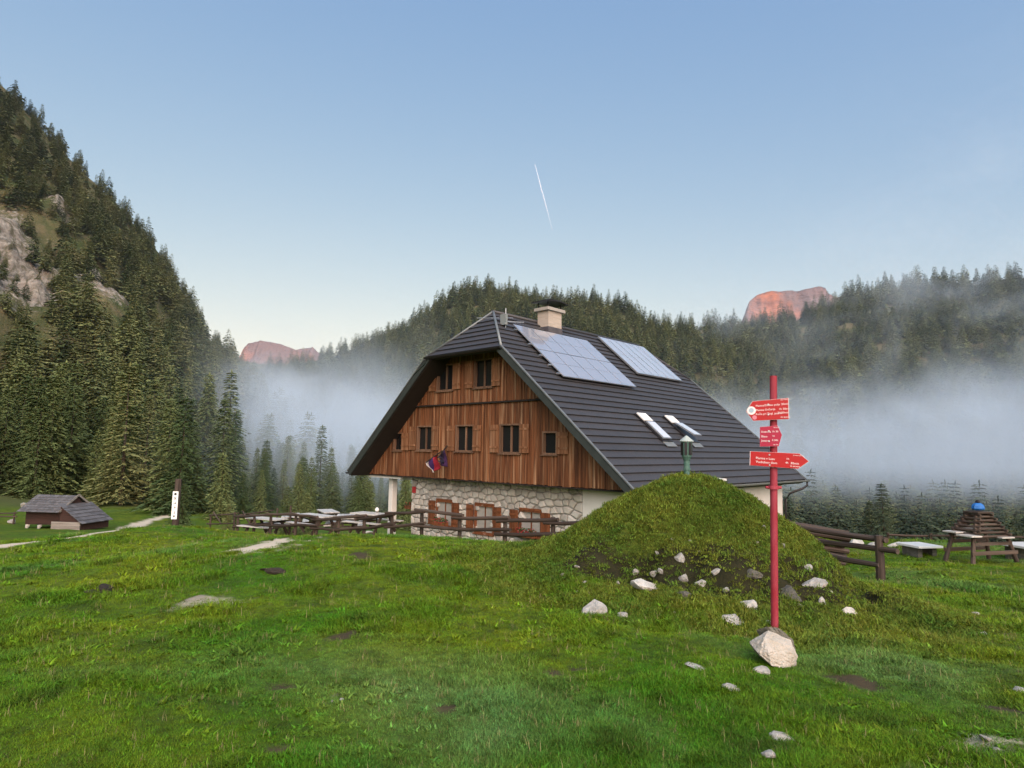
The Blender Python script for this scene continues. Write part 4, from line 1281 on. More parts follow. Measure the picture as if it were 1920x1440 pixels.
# flags hanging off the gable
def flag_mat(name, bands):
    m, t, p = node_mat(name)
    a = N(t, 'ShaderNodeAttribute', attribute_name='band')
    r_ = N(t, 'ShaderNodeValToRGB')
    r_.color_ramp.interpolation = 'CONSTANT'
    e_ = r_.color_ramp.elements
    while len(e_) < len(bands): e_.new(0.5)
    for i, c in enumerate(bands):
        e_[i].position = i / len(bands)
        e_[i].color = (*c, 1)
    t.links.new(a.outputs['Fac'], r_.inputs[0])
    t.links.new(r_.outputs[0], p.inputs['Base Color'])
    p.inputs['Roughness'].default_value = 0.85
    return m
def flag(label, wall_pt, tip, bands, seed, drop, name='flag'):
    wp, tp = h2w(*wall_pt), h2w(*tip)
    e_ = empty(name, wp)
    tag(e_, label, 'flag')
    MB().tube([(0, 0, 0), tp - wp], 0.022, 8).build('pole', DARKWOOD, e_)
    n, m_ = 14, 12
    V, B = [], []
    ax = tp - wp
    side = np.cross(ax, (0, 0, 1.0))
    side /= np.linalg.norm(side)
    for i in range(n):
        for j in range(m_):
            u, v_ = i / (n - 1), j / (m_ - 1)
            p = ax * (0.20 + 0.78 * u) * (1 - 0.25 * v_) + np.array([0, 0, -drop * v_ * (0.65 + 0.35 * math.sin(2.1 * u + seed))])
            p = p + side * (0.09 * math.sin(9 * u + 2.2 * v_ + seed) * (0.3 + v_)) + ax * 0.05 * math.sin(5 * v_ + seed)
            V.append(p)
            B.append(min(0.999, u))
    F = [(i * m_ + j, (i + 1) * m_ + j, (i + 1) * m_ + j + 1, i * m_ + j + 1) for i in range(n - 1) for j in range(m_ - 1)]
    me = np_mesh('cloth', np.array(V), np.array(F), flag_mat('flag_cloth', bands), True)
    a = me.attributes.new('band', 'FLOAT', 'POINT')
    a.data.foreach_set('value', np.array(B, np.float32))
    o = link_mesh('cloth', me, None, e_)
    md = o.modifiers.new('thickness', 'SOLIDIFY')
    md.thickness = 0.004
flag('drooping white, blue and red flag on the gable below the middle window', (-2.05, 0.86, -0.10), (-1.55, -0.35, -0.55), [(0.38, 0.02, 0.04), (0.40, 0.025, 0.05), (0.06, 0.03, 0.16), (0.62, 0.60, 0.60)], 0.5, 0.62)
flag('dark navy flag hanging limp beside the white, blue and red one', (-1.75, 0.86, 0.12), (-0.95, -0.25, -0.35), [(0.05, 0.02, 0.09), (0.025, 0.018, 0.06), (0.02, 0.02, 0.05)], 2.1, 0.80)

# red geraniums in boxes at the lower windows
def flower_box(label, a0, a1, z, b=SB - 0.10):
    e_ = empty('flower_box', h2w((a0 + a1) / 2, b - 0.1, z), YAW)
    tag(e_, label, 'flower box', 'flower boxes at the stone wall')
    L = (a1 - a0) / 2
    MB().box(-L, L, -0.09, 0.09, 0, 0.16).build('trough', REDSHUT, e_)
    r = np.random.default_rng(int(abs(a0) * 100) + 3)
    for nm, col, n_, s_ in (('leaves', (0.05, 0.10, 0.025), 130, 0.035), ('blossoms', (0.40, 0.015, 0.04), 110, 0.028)):
        V, F = [], []
        for k in range(n_):
            c = np.array([r.uniform(-L, L), r.uniform(-0.14, 0.12), 0.16 + r.uniform(-0.06, 0.16)])
            u_, w_ = r.normal(size=3), r.normal(size=3)
            u_ /= np.linalg.norm(u_)
            w_ -= u_ * (w_ @ u_)
            w_ /= np.linalg.norm(w_)
            i = len(V)
            V += [c - u_ * s_, c + w_ * s_ * 0.8, c + u_ * s_, c - w_ * s_ * 0.8]
            F.append((i, i + 1, i + 2, i + 3))
        link_mesh(nm, np_mesh(nm, np.array(V), np.array(F), plain(nm, col, 0.7, 0.3)), None, e_)
flower_box('flower box with dark red geraniums at the right stone-wall window', 1.65, 2.55, -3.12)
flower_box('flower box with dark red geraniums at the left stone-wall window', -3.1, -2.3, -3.16)
flower_box('flower box with red geraniums hanging at the porch opening', -6.0, -5.15, -2.75, SB + 0.6)

# ------------------------------------------------------------------ red signpost
RED = plain('signpost_red_paint', (0.27, 0.009, 0.022), 0.7, 0.5, 14, 0.15, stretch=(1, 1, 0.25), col2=(0.36, 0.055, 0.085))
BRED = plain('sign_red_enamel', (0.38, 0.005, 0.008), 0.4, 0.06, 4, 0.02, rnd=0.0)
PRED = plain('sign_faded_red_enamel', (0.36, 0.010, 0.045), 0.45, 0.08, 4, 0.02, rnd=0.0)
LET = plain('sign_white_lettering', (0.80, 0.72, 0.72), 0.5, 0.05, 5, 0.0, rnd=0.0)
PINK = plain('faded_pink_sticker', (0.62, 0.20, 0.26), 0.5, 0.1, 5, 0.0, rnd=0.0)
BLUEG = plain('blue_grey_emblem', (0.36, 0.47, 0.55), 0.5, 0.1, 5, 0.0, rnd=0.0)
PX0, PY0 = 2.81, 6.86
PZ0 = surf(PX0, PY0)
post = empty('trail_signpost', (PX0, PY0, PZ0))
tag(post, 'red metal trail signpost with three arrow boards beside the grassy mound', 'signpost')
ptop = at(1450, 705, PY0)
pt = np.array([ptop[0] - PX0, 0, ptop[2] - PZ0])
MB().tube([(0, 0, -0.2), pt * 0.5, pt], 0.038, 20).build('pole', RED, post, smooth=False)
zc_ = at(1451, 914, PY0)[2] - PZ0
MB().tube([(pt[0] * 0.5, 0, zc_ - 0.018), (pt[0] * 0.5, 0, zc_ + 0.018)], 0.056, 18).build('collar', RED, post)
MB().tube([(pt[0] * 0.5 + 0.05, 0, zc_), (pt[0] * 0.5 + 0.085, 0, zc_)], 0.014, 8).build('clamp_bolt', RED, post)
MB().tube([(pt[0] * 0.5 - 0.05, 0, zc_), (pt[0] * 0.5 - 0.085, 0, zc_)], 0.014, 8).build('clamp_bolt', RED, post)
def text_mesh(body, size, mat, align='LEFT'):
    cu = bpy.data.curves.new('lettering', 'FONT')
    cu.body = body
    cu.size = size
    cu.extrude = 0.0006
    cu.align_x = align
    cu.resolution_u = 2
    o = bpy.data.objects.new('lettering_source', cu)
    COL.objects.link(o)
    dg = bpy.context.evaluated_depsgraph_get()
    me = bpy.data.meshes.new_from_object(o.evaluated_get(dg))
    bpy.data.objects.remove(o)
    bpy.data.curves.remove(cu)
    me.name = 'lettering'
    me.materials.clear()
    me.materials.append(mat)
    return me
def sign_board(pix, yawd, mat, texts, label, discs=()):
    """flat arrow plate, its corners given by their place in the picture, standing in a plane turned by yawd in front of the pole"""
    c, s_ = math.cos(R(yawd)), math.sin(R(yawd))
    nrm = np.array([s_, -c, 0.0]) * 1.0          # towards the viewer
    ctr = np.array([PX0, PY0, 0]) + nrm * 0.052
    ex = np.array([c, s_, 0.0])
    def onp(px, py):
        d = pray(px, py)
        t = (nrm @ ctr) / (nrm @ d)
        return d * t
    z5 = lambda X, Y: (1360 + X / 6.857, 690 + Y / 6.857)
    P = [onp(*z5(*q)) for q in pix]
    base = np.array([PX0, PY0, PZ0])
    b_ = MB().prism([p - base for p in P], nrm * 0.006).build('sign_board', mat, post)
    b_['label'] = label
    cen = sum(P) / len(P)
    rim = [cen + (p - cen) * 1.018 + nrm * 0.001 - base for p in P]
    MB().prism(rim, nrm * 0.003).build('board_rim', LET if mat is not PRED else PINK, b_)
    zb_ = (max(p[2] for p in P) + min(p[2] for p in P)) / 2
    for dz in (-0.055, 0.055):
        q_ = ctr + np.array([0.0, 0, zb_ + dz]) - base
        MB().tube([q_ + nrm * 0.006, q_ + nrm * 0.014], 0.009, 8).build('bolt', ALU, b_)
    for X, Y, body, hgt_, slope in texts:
        p = onp(*z5(X, Y)) + nrm * 0.0072 - base
        me = text_mesh(body, hgt_, LET)
        o = link_mesh('lettering', me, None, b_)
        ax = ex * math.cos(slope) + np.array([0, 0, math.sin(slope)])
        up = np.cross(nrm, ax)
        M = Matrix(((ax[0], up[0], nrm[0], p[0]), (ax[1], up[1], nrm[1], p[1]), (ax[2], up[2], nrm[2], p[2]), (0, 0, 0, 1)))
        o.matrix_local = M
    for X, Y, rad, dm, l_ in discs:
        p = onp(*z5(X, Y)) - base
        MB().tube([p + nrm * 0.0062, p + nrm * (0.0075 + l_)], rad, 20).build('emblem', dm, b_)
sign_board([(270, 560), (350, 430), (808, 388), (815, 655), (360, 678)], -24, BRED,
           [(392, 500, 'Planina/Dedno polje', 0.030, 0.06), (392, 556, 'Planina Ovčarija', 0.030, 0.06), (392, 606, 'Koča pri Trigl. jezerih', 0.030, 0.04),
            (718, 478, '30min', 0.032, 0.06), (690, 540, '1h 30min', 0.030, 0.04), (672, 588, '2h 30min', 0.030, 0.03), (712, 418, 'PD TRIGLAV', 0.018, 0.07), (712, 642, 'PD BOHINJ', 0.020, 0.02)],
           'red arrow board pointing left with white round emblem', [(335, 548, 0.046, LET, 0.0), (335, 545, 0.026, BLUEG, 0.002), (376, 636, 0.024, PINK, 0.0)])
sign_board([(447, 762), (670, 742), (725, 860), (685, 1005), (447, 1008)], -24, PRED,
           [(462, 832, 'Dobrava', 0.028, 0.02), (462, 892, 'Blato', 0.030, 0.0), (462, 945, 'Jezero', 0.030, -0.02), (600, 828, '1h 30', 0.028, 0.02), (604, 884, '1h', 0.026, 0.0), (600, 938, '0.30h', 0.028, -0.02), (620, 772, 'PD KAM', 0.017, 0.03), (618, 992, 'PD PO', 0.017, -0.03)],
           'short faded pink-red arrow board pointing right')
sign_board([(325, 1072), (950, 1100), (1070, 1200), (935, 1295), (320, 1250)], -24, BRED,
           [(392, 1168, 'Planina v Lazu', 0.034, -0.05), (392, 1218, 'Vodnikov dom', 0.036, -0.05), (782, 1178, '1h', 0.030, -0.05), (772, 1228, '4h', 0.030, -0.05), (836, 1236, '30min', 0.034, -0.05), (870, 1128, 'PD SREDNJA VAS', 0.014, -0.05), (830, 1270, 'PD BOHINJ', 0.020, -0.05)],
           'long red arrow board pointing right')

# ------------------------------------------------------------------ stones
def rock_mesh(name, seed, mat, flat=0.7, cuts=7, sub=2, rough=0.10):
    """broken stone: ball cut by random planes, edges then roughened"""
    r = random.Random(seed)
    b = bmesh.new()
    bmesh.ops.create_icosphere(b, subdivisions=sub, radius=1.0)
    pl = []
    for k in range(cuts):
        n = Vector((r.uniform(-1, 1), r.uniform(-1, 1), r.uniform(-0.5, 1)))
        n.normalize()
        pl.append((n, r.uniform(0.45, 0.8)))
    for v in b.verts:
        p = v.co.copy()
        for n, d in pl:
            k = p.dot(n) - d
            if k > 0: p -= n * k
        p *= 1 + r.uniform(-rough, rough) * 0.6
        p.z *= flat
        v.co = p
    me = bpy.data.meshes.new(name)
    b.to_mesh(me)
    b.free()
    me.materials.append(mat)
    return me
RK = [rock_mesh('stone', 600 + i, ROCK, 0.75, 8, 2, 0.09) for i in range(6)]
GK_ = [rock_mesh('stone', 620 + i, GREYROCK, 0.7, 6, 3, 0.10) for i in range(3)]
def stone(px, py, w, label, group=None, mesh=None, asp=0.7, sink=0.34, name='stone'):
    p = hit(px, py)
    s_ = w * p[1] / FPX / 2 * (1.2 if name == 'stone' else 1.0)
    o = bpy.data.objects.new(name, mesh or RK[random.randrange(6)])
    o.location = (p[0], p[1] + s_ * 0.3, p[2] + s_ * asp * (0.5 - sink))
    o.scale = (s_ * 1.15, s_ * random.uniform(0.8, 1.1), s_ * asp * 1.3)
    o.rotation_euler = (random.uniform(-0.25, 0.25), random.uniform(-0.25, 0.25), random.uniform(0, 6.28) if asp > 0.55 else random.uniform(-0.4, 0.4))
    COL.objects.link(o)
    return tag(o, label, 'stone', group)
for px, py, w, lb, asp in [
        (1110, 1152, 48, 'jagged white limestone block at the left foot of the mound', 0.7), (1168, 1158, 20, 'small white stone just right of the jagged white block', 0.8), (1118, 1124, 26, 'flat white stone lying above the jagged white block', 0.35),
        (1203, 1106, 50, 'long slanting white rock in the lower left face of the mound', 0.5), (1343, 1076, 22, 'pinkish half-round stone in the middle of the mound', 0.6), (1405, 1142, 28, 'upright white rock left of the red post at the mound foot', 1.0),
        (1376, 1164, 40, 'low flat white rock on the grass before the mound', 0.35), (1442, 1170, 13, 'little white stone touching the red post on its left', 0.8), (1528, 1100, 36, 'white slab set in the right shoulder of the mound', 0.5),
        (1544, 1134, 16, 'narrow upright white stone low on the right of the mound', 1.3), (1592, 1156, 28, 'white wedge of rock at the right foot of the mound', 0.9), (1515, 1068, 20, 'white stone high on the right shoulder of the mound', 0.6),
        (1372, 1298, 28, 'smooth pale blue-grey stone in the grass below the boulder', 0.6), (1472, 1394, 44, 'low white stone near the bottom edge of the picture', 0.4), (1441, 1421, 32, 'pointed white stone at the very bottom edge', 0.6),
        (1917, 1300, 24, 'white stone cut off by the right edge of the picture', 0.7), (1435, 1264, 34, 'small white stone against the left foot of the boulder', 0.5), (1307, 1252, 46, 'flat pinkish patch of wood chips in the grass left of the boulder', 0.12),  # flat stone mesh stands in for a splat of pale wood chips
        (691, 1000, 16, 'small white block by the log fence', 0.6), (622, 1318, 9, 'left one of two white pebbles in the middle of the lawn', 0.7), (641, 1314, 10, 'right one of two white pebbles in the middle of the lawn', 0.7),
        (1277, 1050, 22, 'knobbly white stone in the upper middle of the mound', 0.9), (1318, 1101, 22, 'grey-white stone below the pinkish half-round stone', 0.7), (1282, 1092, 18, 'white stone low in the middle of the mound', 0.9)]:
    stone(px, py, w, lb, None, None, asp)
for px, py, w in [(1191, 1077, 14), (1158, 1097, 14), (1054, 1079, 10), (1082, 1065, 9), (1234, 1039, 12), (1260, 1018, 9), (1294, 1018, 8), (1469, 1026, 12), (1559, 1114, 9), (1434, 995, 13), (1420, 1020, 7), (1312, 1035, 8), (1095, 1095, 12), (1084, 1113, 10), (1240, 1072, 11), (1228, 1080, 14), (1500, 1140, 10), (1360, 1115, 13), (1263, 1153, 8), (1315, 1153, 7)]:
    stone(px, py, w, 'little white limestone chip embedded in the face of the mound', 'chips in the mound face', None, random.uniform(0.6, 1.1))
for px, py, w, lb in [(1484, 1120, 44, 'dark mossy rock lump low in the mound right of the red post'), (1411, 1085, 28, 'grey slanting rock in the mound left of the red post'), (1280, 1118, 26, 'dull grey rock at the dark foot of the mound')]:
    stone(px, py, w, lb, None, GK_[random.randrange(3)], 0.6, 0.4)
for px, py, w, lb in [(1832, 1152, 12, 'pale stone on the worn strip right of the mound, upper one'), (1848, 1190, 12, 'pale stone on the worn strip right of the mound, lower one'), (1850, 1388, 18, 'pale stone in the worn patch at lower right'), (1868, 1406, 12, 'smaller pale stone in the worn patch at lower right'), (1718, 1374, 10, 'pale stone chip in the grass at lower right'), (1350, 1363, 7, 'tiny white chip in the grass below the boulder'),
                      (1605, 1022, 26, 'white rock seen between the rails of the right fence'), (1640, 1024, 18, 'grey-white rock beside the end post of the right fence'), (1684, 1026, 26, 'grey rock in the grass right of the fence post')]:
    stone(px, py, w, lb, None, None, 0.6)
# the boulder that steadies the post: pale front with a lichen-dark back piece
bp = hit(1463, 1256)
bo = empty('boulder', (bp[0] + 0.045, bp[1] + 0.21, bp[2] - 0.01), 0.25)
bo.scale = (0.82, 0.82, 0.76)
tag(bo, 'big pale angular boulder at the base of the red signpost', 'boulder')
def hull(pts, sub, mat, seed, rough):
    b = bmesh.new()
    for p in pts: b.verts.new(p)
    bmesh.ops.convex_hull(b, input=b.verts)
    bmesh.ops.delete(b, geom=[v for v in b.verts if not v.link_faces], context='VERTS')
    bmesh.ops.triangulate(b, faces=b.faces)
    bmesh.ops.subdivide_edges(b, edges=b.edges, cuts=sub, use_grid_fill=True)
    r = random.Random(seed)
    for v in b.verts: v.co += Vector((r.uniform(-1, 1), r.uniform(-1, 1), r.uniform(-1, 1))) * rough
    me = bpy.data.meshes.new('boulder')
    b.to_mesh(me)
    b.free()
    me.materials.append(mat)
    return me
BOULD = plain('boulder_limestone', (0.45, 0.42, 0.375), 0.9, 0.3, 7, 0.8, 0.03, col2=(0.33, 0.29, 0.23))
link_mesh('pale_face', hull([(-0.27, -0.08, 0.15), (-0.23, 0.12, 0.2), (-0.17, -0.06, 0.30), (-0.06, 0.02, 0.355), (0.17, -0.04, 0.25), (0.20, -0.10, 0.10), (0.10, -0.19, -0.02), (-0.04, -0.21, 0.0), (-0.19, -0.19, 0.05), (-0.02, -0.14, 0.25), (0.08, -0.19, 0.15), (-0.20, -0.17, 0.17), (0.1, 0.2, 0.1), (-0.1, 0.2, 0.05), (0, 0, -0.1)], 4, BOULD, 5, 0.006), None, bo)
link_mesh('lichen_back', hull([(-0.05, 0.06, 0.385), (0.06, 0.02, 0.375), (0.22, 0.0, 0.25), (0.265, 0.02, 0.13), (0.22, -0.06, 0.03), (0.2, 0.2, 0.1), (0.0, 0.24, 0.30), (-0.08, 0.2, 0.3), (0.1, 0.2, -0.05)], 4, GREYROCK, 6, 0.007), None, bo)

# ------------------------------------------------------------------ dark earth heaps and dung in the lawn
EARTH = plain('dark_wet_earth', (0.060, 0.047, 0.035), 0.8, 0.4, 9, 0.8, 0.03, spec=0.3)
HE = [rock_mesh('earth_heap', 640 + i, EARTH, 0.6, 3, 3, 0.14) for i in range(3)]
for k, (px, py, w, lb) in enumerate([(515, 1078, 34, 'dark heap of earth in the middle of the left lawn'), (497, 1071, 26, 'flat dark heap just behind the dark earth heap'), (192, 1110, 34, 'dark earth heap on the far left of the lawn'), (172, 1114, 34, 'flat dark smear of earth at the far left heap')]):
    o = stone(px, py, w, lb, None, HE[k % 3], 0.62 if k in (0, 2) else 0.22, 0.25, 'earth_heap')
    o['category'] = 'earth heap'

# ------------------------------------------------------------------ log fences
def log_fence(name, label, posts, rails, cat='fence', pr=0.065, rr=0.055, group=None):
    """posts: (x, y, z top, z foot); rails: (point, point)"""
    e_ = empty(name, (posts[0][0], posts[0][1], posts[0][3]))
    tag(e_, label, cat, group)
    o_ = np.array([posts[0][0], posts[0][1], posts[0][3]])
    for k, (x, y, zt, zf) in enumerate(posts):
        MB().tube([(x, y, zf - 0.25) - o_, np.array((x + 0.01, y, (zt + zf) / 2)) - o_, np.array((x, y + 0.01, zt)) - o_], [pr * 1.1, pr, pr * 0.92], 9, wob=0.05, seed=k).build('post', LOGZ, e_)
    for k, (p, q_) in enumerate(rails):
        p, q_ = np.array(p, float), np.array(q_, float)
        # build along local x so that the grain follows the rail
        L = np.linalg.norm(q_ - p)
        r = random.Random(k + 7)
        m_ = MB().tube([(0, 0, 0), (L * 0.33, r.uniform(-0.02, 0.02), r.uniform(-0.03, 0.01)), (L * 0.66, r.uniform(-0.02, 0.02), r.uniform(-0.03, 0.01)), (L, 0, 0)], [rr * r.uniform(0.9, 1.15), rr, rr * r.uniform(0.9, 1.1), rr * r.uniform(0.8, 1.0)], 9, wob=0.05, seed=k)
        o = m_.build('rail', LOG, e_)
        o.rotation_mode = 'QUATERNION'
        o.rotation_quaternion = Vector(q_ - p).to_track_quat('X', 'Z')
        o.location = p - o_
    return e_
FP = []   # posts along the terrace edge: picture x, picture y of the rail top, depth
for px, py, d in [(1110, 978, 15.9), (1037, 974, 16.8), (947, 971, 18.06), (862, 966, 19.4), (791, 960, 20.7), (735, 965, 21.9), (683, 968, 23.2), (635, 973, 24.4), (594, 970, 25.6), (555, 966, 27.0), (508, 966, 28.4), (477, 968, 29.6), (446, 970, 30.8)]:
    p = at(px, py, d)
    FP.append((p[0], p[1], p[2] + 0.06, min(hgt(p[0], p[1]), p[2] - 0.75)))
rails = []
for i in range(len(FP) - 1):
    a, b = np.array(FP[i][:3]), np.array(FP[i + 1][:3])
    d = (b - a) / np.linalg.norm(b - a)
    sgn = 0.07 if i % 2 else -0.07
    off = np.array([-0.06, -0.06, 0])
    dz = 0.10 * (1 if i in (0, 1, 2, 5, 7) else -0.6)
    rails.append((a - d * 0.25 + off + (0, 0, -0.05), b + d * 0.25 + off + (0, 0, -0.05 - dz)))
    rails.append((a - d * 0.3 + off + (0, 0, -0.47 + 0.05 * (i % 3)), b + d * 0.3 + off + (0, 0, -0.47 - 0.04 * (i % 2))))
log_fence('log_fence', 'brown round-log rail fence in front of the chalet terrace', FP, rails)
# crossed poles at the left end
def pol(px0, py0, d0, px1, py1, d1): return (at(px0, py0, d0), at(px1, py1, d1))
lp = []
for px, py, d in [(395, 968, 33.5), (440, 962, 32), (520, 955, 31), (545, 950, 30.5)]:
    p = at(px, py, d)
    lp.append((p[0], p[1], p[2] + 0.05, hgt(p[0], p[1])))
log_fence('crossed_pole_fence', 'tangle of thin crossed poles and rails left of the log fence', lp,
          [pol(392, 966, 33.4, 448, 962, 32.6), pol(448, 966, 32, 512, 957, 31), pol(480, 968, 31, 545, 962, 30.3), pol(440, 985, 31.5, 545, 976, 30), pol(400, 960, 33, 415, 982, 32.6), pol(455, 958, 31.5, 470, 985, 31), pol(545, 962, 30, 582, 975, 29), pol(500, 982, 30.5, 568, 986, 29), pol(388, 982, 33.3, 450, 980, 32)], pr=0.05, rr=0.035)
# fence on the right of the mound
p_end = at(1651, 1087, 13.55)
rp = [(p_end[0], p_end[1], at(1651, 1004, 13.55)[2], surf(p_end[0], p_end[1])), (*at(1478, 985, 16.2)[:2], at(1478, 975, 16.2)[2], -2.9), (*at(1380, 980, 18.4)[:2], at(1380, 968, 18.4)[2], -3.2)]
log_fence('log_fence', 'dark three-rail log fence ending in a post right of the mound', rp,
          [(at(1662, 1013, 13.45), at(1476, 984, 16.1)), (at(1683, 1034, 13.1), at(1480, 1009, 16.1)), (at(1650, 1060, 13.5), at(1500, 1034, 15.9)), (at(1476, 984, 16.1), at(1376, 974, 18.3))], pr=0.088, rr=0.062)
fr_ = []
for px, d in [(1665, 27.5), (1745, 26.5), (1835, 25.5), (1925, 24.5), (1990, 24)]:
    p = at(px, 1003 + (px - 1665) * 0.02, d)
    fr_.append((p[0], p[1], p[2] + 0.1, p[2] - 0.6))
log_fence('log_fence', 'low dark rail fence at the far edge of the right lawn', fr_, [(np.array(fr_[i][:3]) + (0, -0.08, -0.08), np.array(fr_[i + 1][:3]) + (0.2, -0.08, -0.08)) for i in range(4)] + [(np.array(fr_[i][:3]) + (0, -0.08, -0.36), np.array(fr_[i + 1][:3]) + (0.2, -0.08, -0.38)) for i in range(4)], pr=0.06, rr=0.045)
# stacked logs behind the mound
lo = at(1530, 1000, 19.5)
pile = empty('log_pile', (lo[0], lo[1], hgt(lo[0], lo[1])), -0.25)
tag(pile, 'pile of dark split logs behind the right end of the mound', 'log pile')
zt = at(1530, 978, 19.5)[2] - pile.location[2]
r = random.Random(9)
for row in range(7):
    for c in range(2):
        L = r.uniform(1.4, 1.8)
        m_ = MB().tube([(-L / 2, 0, 0), (0, r.uniform(-0.02, 0.02), r.uniform(-0.02, 0.02)), (L / 2, 0, 0)], [0.09, 0.085, 0.075], 8, wob=0.12, seed=row * 5 + c)
        o = m_.build('log', LOG, pile)
        o.location = (r.uniform(-0.12, 0.12), c * 0.17 - 0.17 + (row % 2) * 0.08, zt * 0.93 * (row + 0.5) / 7)
        o.rotation_euler = (0, 0.14 + r.uniform(-0.03, 0.05), r.uniform(-0.08, 0.08))

# ------------------------------------------------------------------ picnic tables on the terrace
WETB = wood_mat('wet_sky_sheen_board', (0.34, 0.32, 0.29), (0.50, 0.48, 0.45), (0.62, 0.60, 0.57), 'x', 0.5, 0.28, 0.12)  # pale tone paints the sky's reflection on the wet boards
def picnic_table():
    e_ = empty('picnic_table')
    for k in range(5): MB().box(-0.95, 0.95, -0.40 + 0.162 * k, -0.25 + 0.162 * k, 0.72, 0.765).build('table_board', WETB, e_)
    for s_ in (-1, 1):
        for k in range(2): MB().box(-0.95, 0.95, s_ * 0.72 - 0.15 + 0.155 * k, s_ * 0.72 - 0.005 + 0.155 * k, 0.42, 0.46).build('bench_board', WETB, e_)
    for x in (-0.65, 0.65):
        for s_ in (-1, 1):
            MB().obox((x, s_ * 0.45, 0.36), (1, 0, 0), (0, s_ * 0.45, -0.72) / np.linalg.norm((0, 0.45, 0.72)), np.cross((1, 0, 0), (0, s_ * 0.45, -0.72)) / np.linalg.norm((0, 0.45, 0.72)), 0.035, 0.43, 0.055).build('leg', LOGZ, e_)
        MB().box(x + 0.037, x + 0.085, -0.82, 0.82, 0.34, 0.415).build('crossbeam', LOGZ, e_)
        MB().box(x + 0.037, x + 0.085, -0.40, 0.40, 0.64, 0.717).build('top_brace', LOGZ, e_)
    return e_
def copy_thing(o):
    c = o.copy()
    COL.objects.link(c)
    for ch_ in o.children:
        d = ch_.copy()
        COL.objects.link(d)
        d.parent = c
    return c
tab0 = picnic_table()
for k, (px, py, d, rz, lb) in enumerate([(500, 972, 30.0, 0.35, 'leftmost picnic table with pale wet top behind the crossed poles'), (545, 966, 31.5, -0.5, 'picnic table second from the left behind the log fence'), (592, 966, 28.5, 0.15, 'picnic table with pale top in the middle of the terrace'), (648, 968, 29.0, -0.6, 'picnic table right of the middle one on the terrace'),
                                         (700, 963, 27.0, 0.25, 'picnic table nearest the white corner pillar'), (615, 958, 34.0, -0.3, 'farthest picnic table at the back of the terrace')]):
    o = tab0 if k == 0 else copy_thing(tab0)
    p = at(px, py, d)
    o.location = (p[0], p[1], p[2] - 0.75)
    o.rotation_euler = (0, 0, rz + YAW)
    tag(o, lb, 'picnic table', 'picnic tables on the terrace')
# little terrace lamp
lp_ = at(707, 955, 27.5)
la = empty('terrace_lamp', (lp_[0], lp_[1], lp_[2] - 1.3))
tag(la, 'small white-headed lamp post beside the corner pillar', 'lamp')
MB().tube([(0, 0, 0), (0, 0, 1.22)], 0.03, 8).build('post', STEEL, la)
MB().tube([(0, 0, 1.22), (0, 0, 1.30), (0, 0, 1.38)], [0.07, 0.09, 0.03], 10).build('head', WHITE, la)

# ------------------------------------------------------------------ green vent pipe and concrete slab on the mound
GREEN = plain('green_enamel', (0.035, 0.105, 0.080), 0.5, 0.45, 14, 0.2, 0.01, col2=(0.10, 0.17, 0.145))
vx = at(1288, 897, 10.3)
vz = surf(vx[0], vx[1]) - 0.02
ve = empty('vent_pipe', (vx[0], vx[1], vz))
tag(ve, 'green vent pipe with box head and pale cap on top of the mound', 'vent pipe')
k_ = 10.3 / FPX
h1 = at(1288, 862, 10.3)[2] - vz
h2 = at(1288, 828, 10.3)[2] - vz
h3 = at(1288, 819, 10.3)[2] - vz
MB().tube([(0, 0, -0.2), (0, 0, h1 + 0.02)], 0.048, 14).build('pipe', GREEN, ve)
MB().tube([(0, 0, 0.10), (0, 0, 0.13)], 0.060, 14).build('pipe_collar', GREEN, ve)
MB().tube([(0, 0, h1 - 0.02), (0, 0, h1 + 0.05)], [0.05, 0.075], 12).build('neck', GREEN, ve)
MB().tube([(0, 0, h1 + 0.05), (0, 0, h2)], [0.082, 0.092], 8).build('vent_box', GREEN, ve)
for q_ in range(8):
    an_ = 2 * math.pi * (q_ + 0.5) / 8
    MB().obox((0.088 * math.cos(an_), 0.088 * math.sin(an_), (h1 + h2) / 2 + 0.03), (math.cos(an_), math.sin(an_), 0), (-math.sin(an_), math.cos(an_), 0), (0, 0, 1), 0.004, 0.022, 0.10).build('louvre', STEEL, ve)
MB().tube([(0, 0, h2 + 0.001), (0, 0, h2 + 0.012), (0, 0, h3 + 0.02)], [0.115, 0.115, 0.012], 14).build('cap', plain('pale_green_cap', (0.42, 0.48, 0.45), 0.4, 0.15), ve)
cs = at(1300, 905, 10.95)
MB().box(-0.46, 0.38, -0.22, 0.22, -0.12, 0.0).build('concrete_slab', plain('pale_concrete', (0.62, 0.61, 0.58), 0.85, 0.12)).location = (cs[0] + 0.12, cs[1], cs[2] + 0.085)
tag(bpy.data.objects['concrete_slab'], 'pale concrete slab just behind the top of the mound', 'slab')

# ------------------------------------------------------------------ log pyramid, low slab tables
pc = at(1840, 1056, 18.2)
py_ = empty('log_pyramid', (pc[0], pc[1], hgt(pc[0], pc[1])), 0.28)
tag(py_, 'stepped log pyramid on four splayed legs on the right lawn', 'log structure')
pb_z = pc[2] - py_.location[2]
for sx in (-1, 1):
    for sy in (-1, 1):
        MB().tube([(sx * 0.86, sy * 0.42, -0.1), (sx * 0.62, sy * 0.30, 0.80)], [0.062, 0.052], 9, wob=0.06, seed=sx * 3 + sy).build('leg', LOGZ, py_)
for sy in (-1, 1):
    MB().obox((0, sy * 0.40, 0.34), (1, 0, 0), (0, 1, 0), (0, 0, 1), 0.84, 0.025, 0.05).build('stretcher', LOG, py_)
    MB().obox((0, sy * 0.33, 0.58), (1, 0, 0), (0, 1, 0), (0, 0, 1), 0.74, 0.025, 0.045).build('stretcher', LOG, py_)
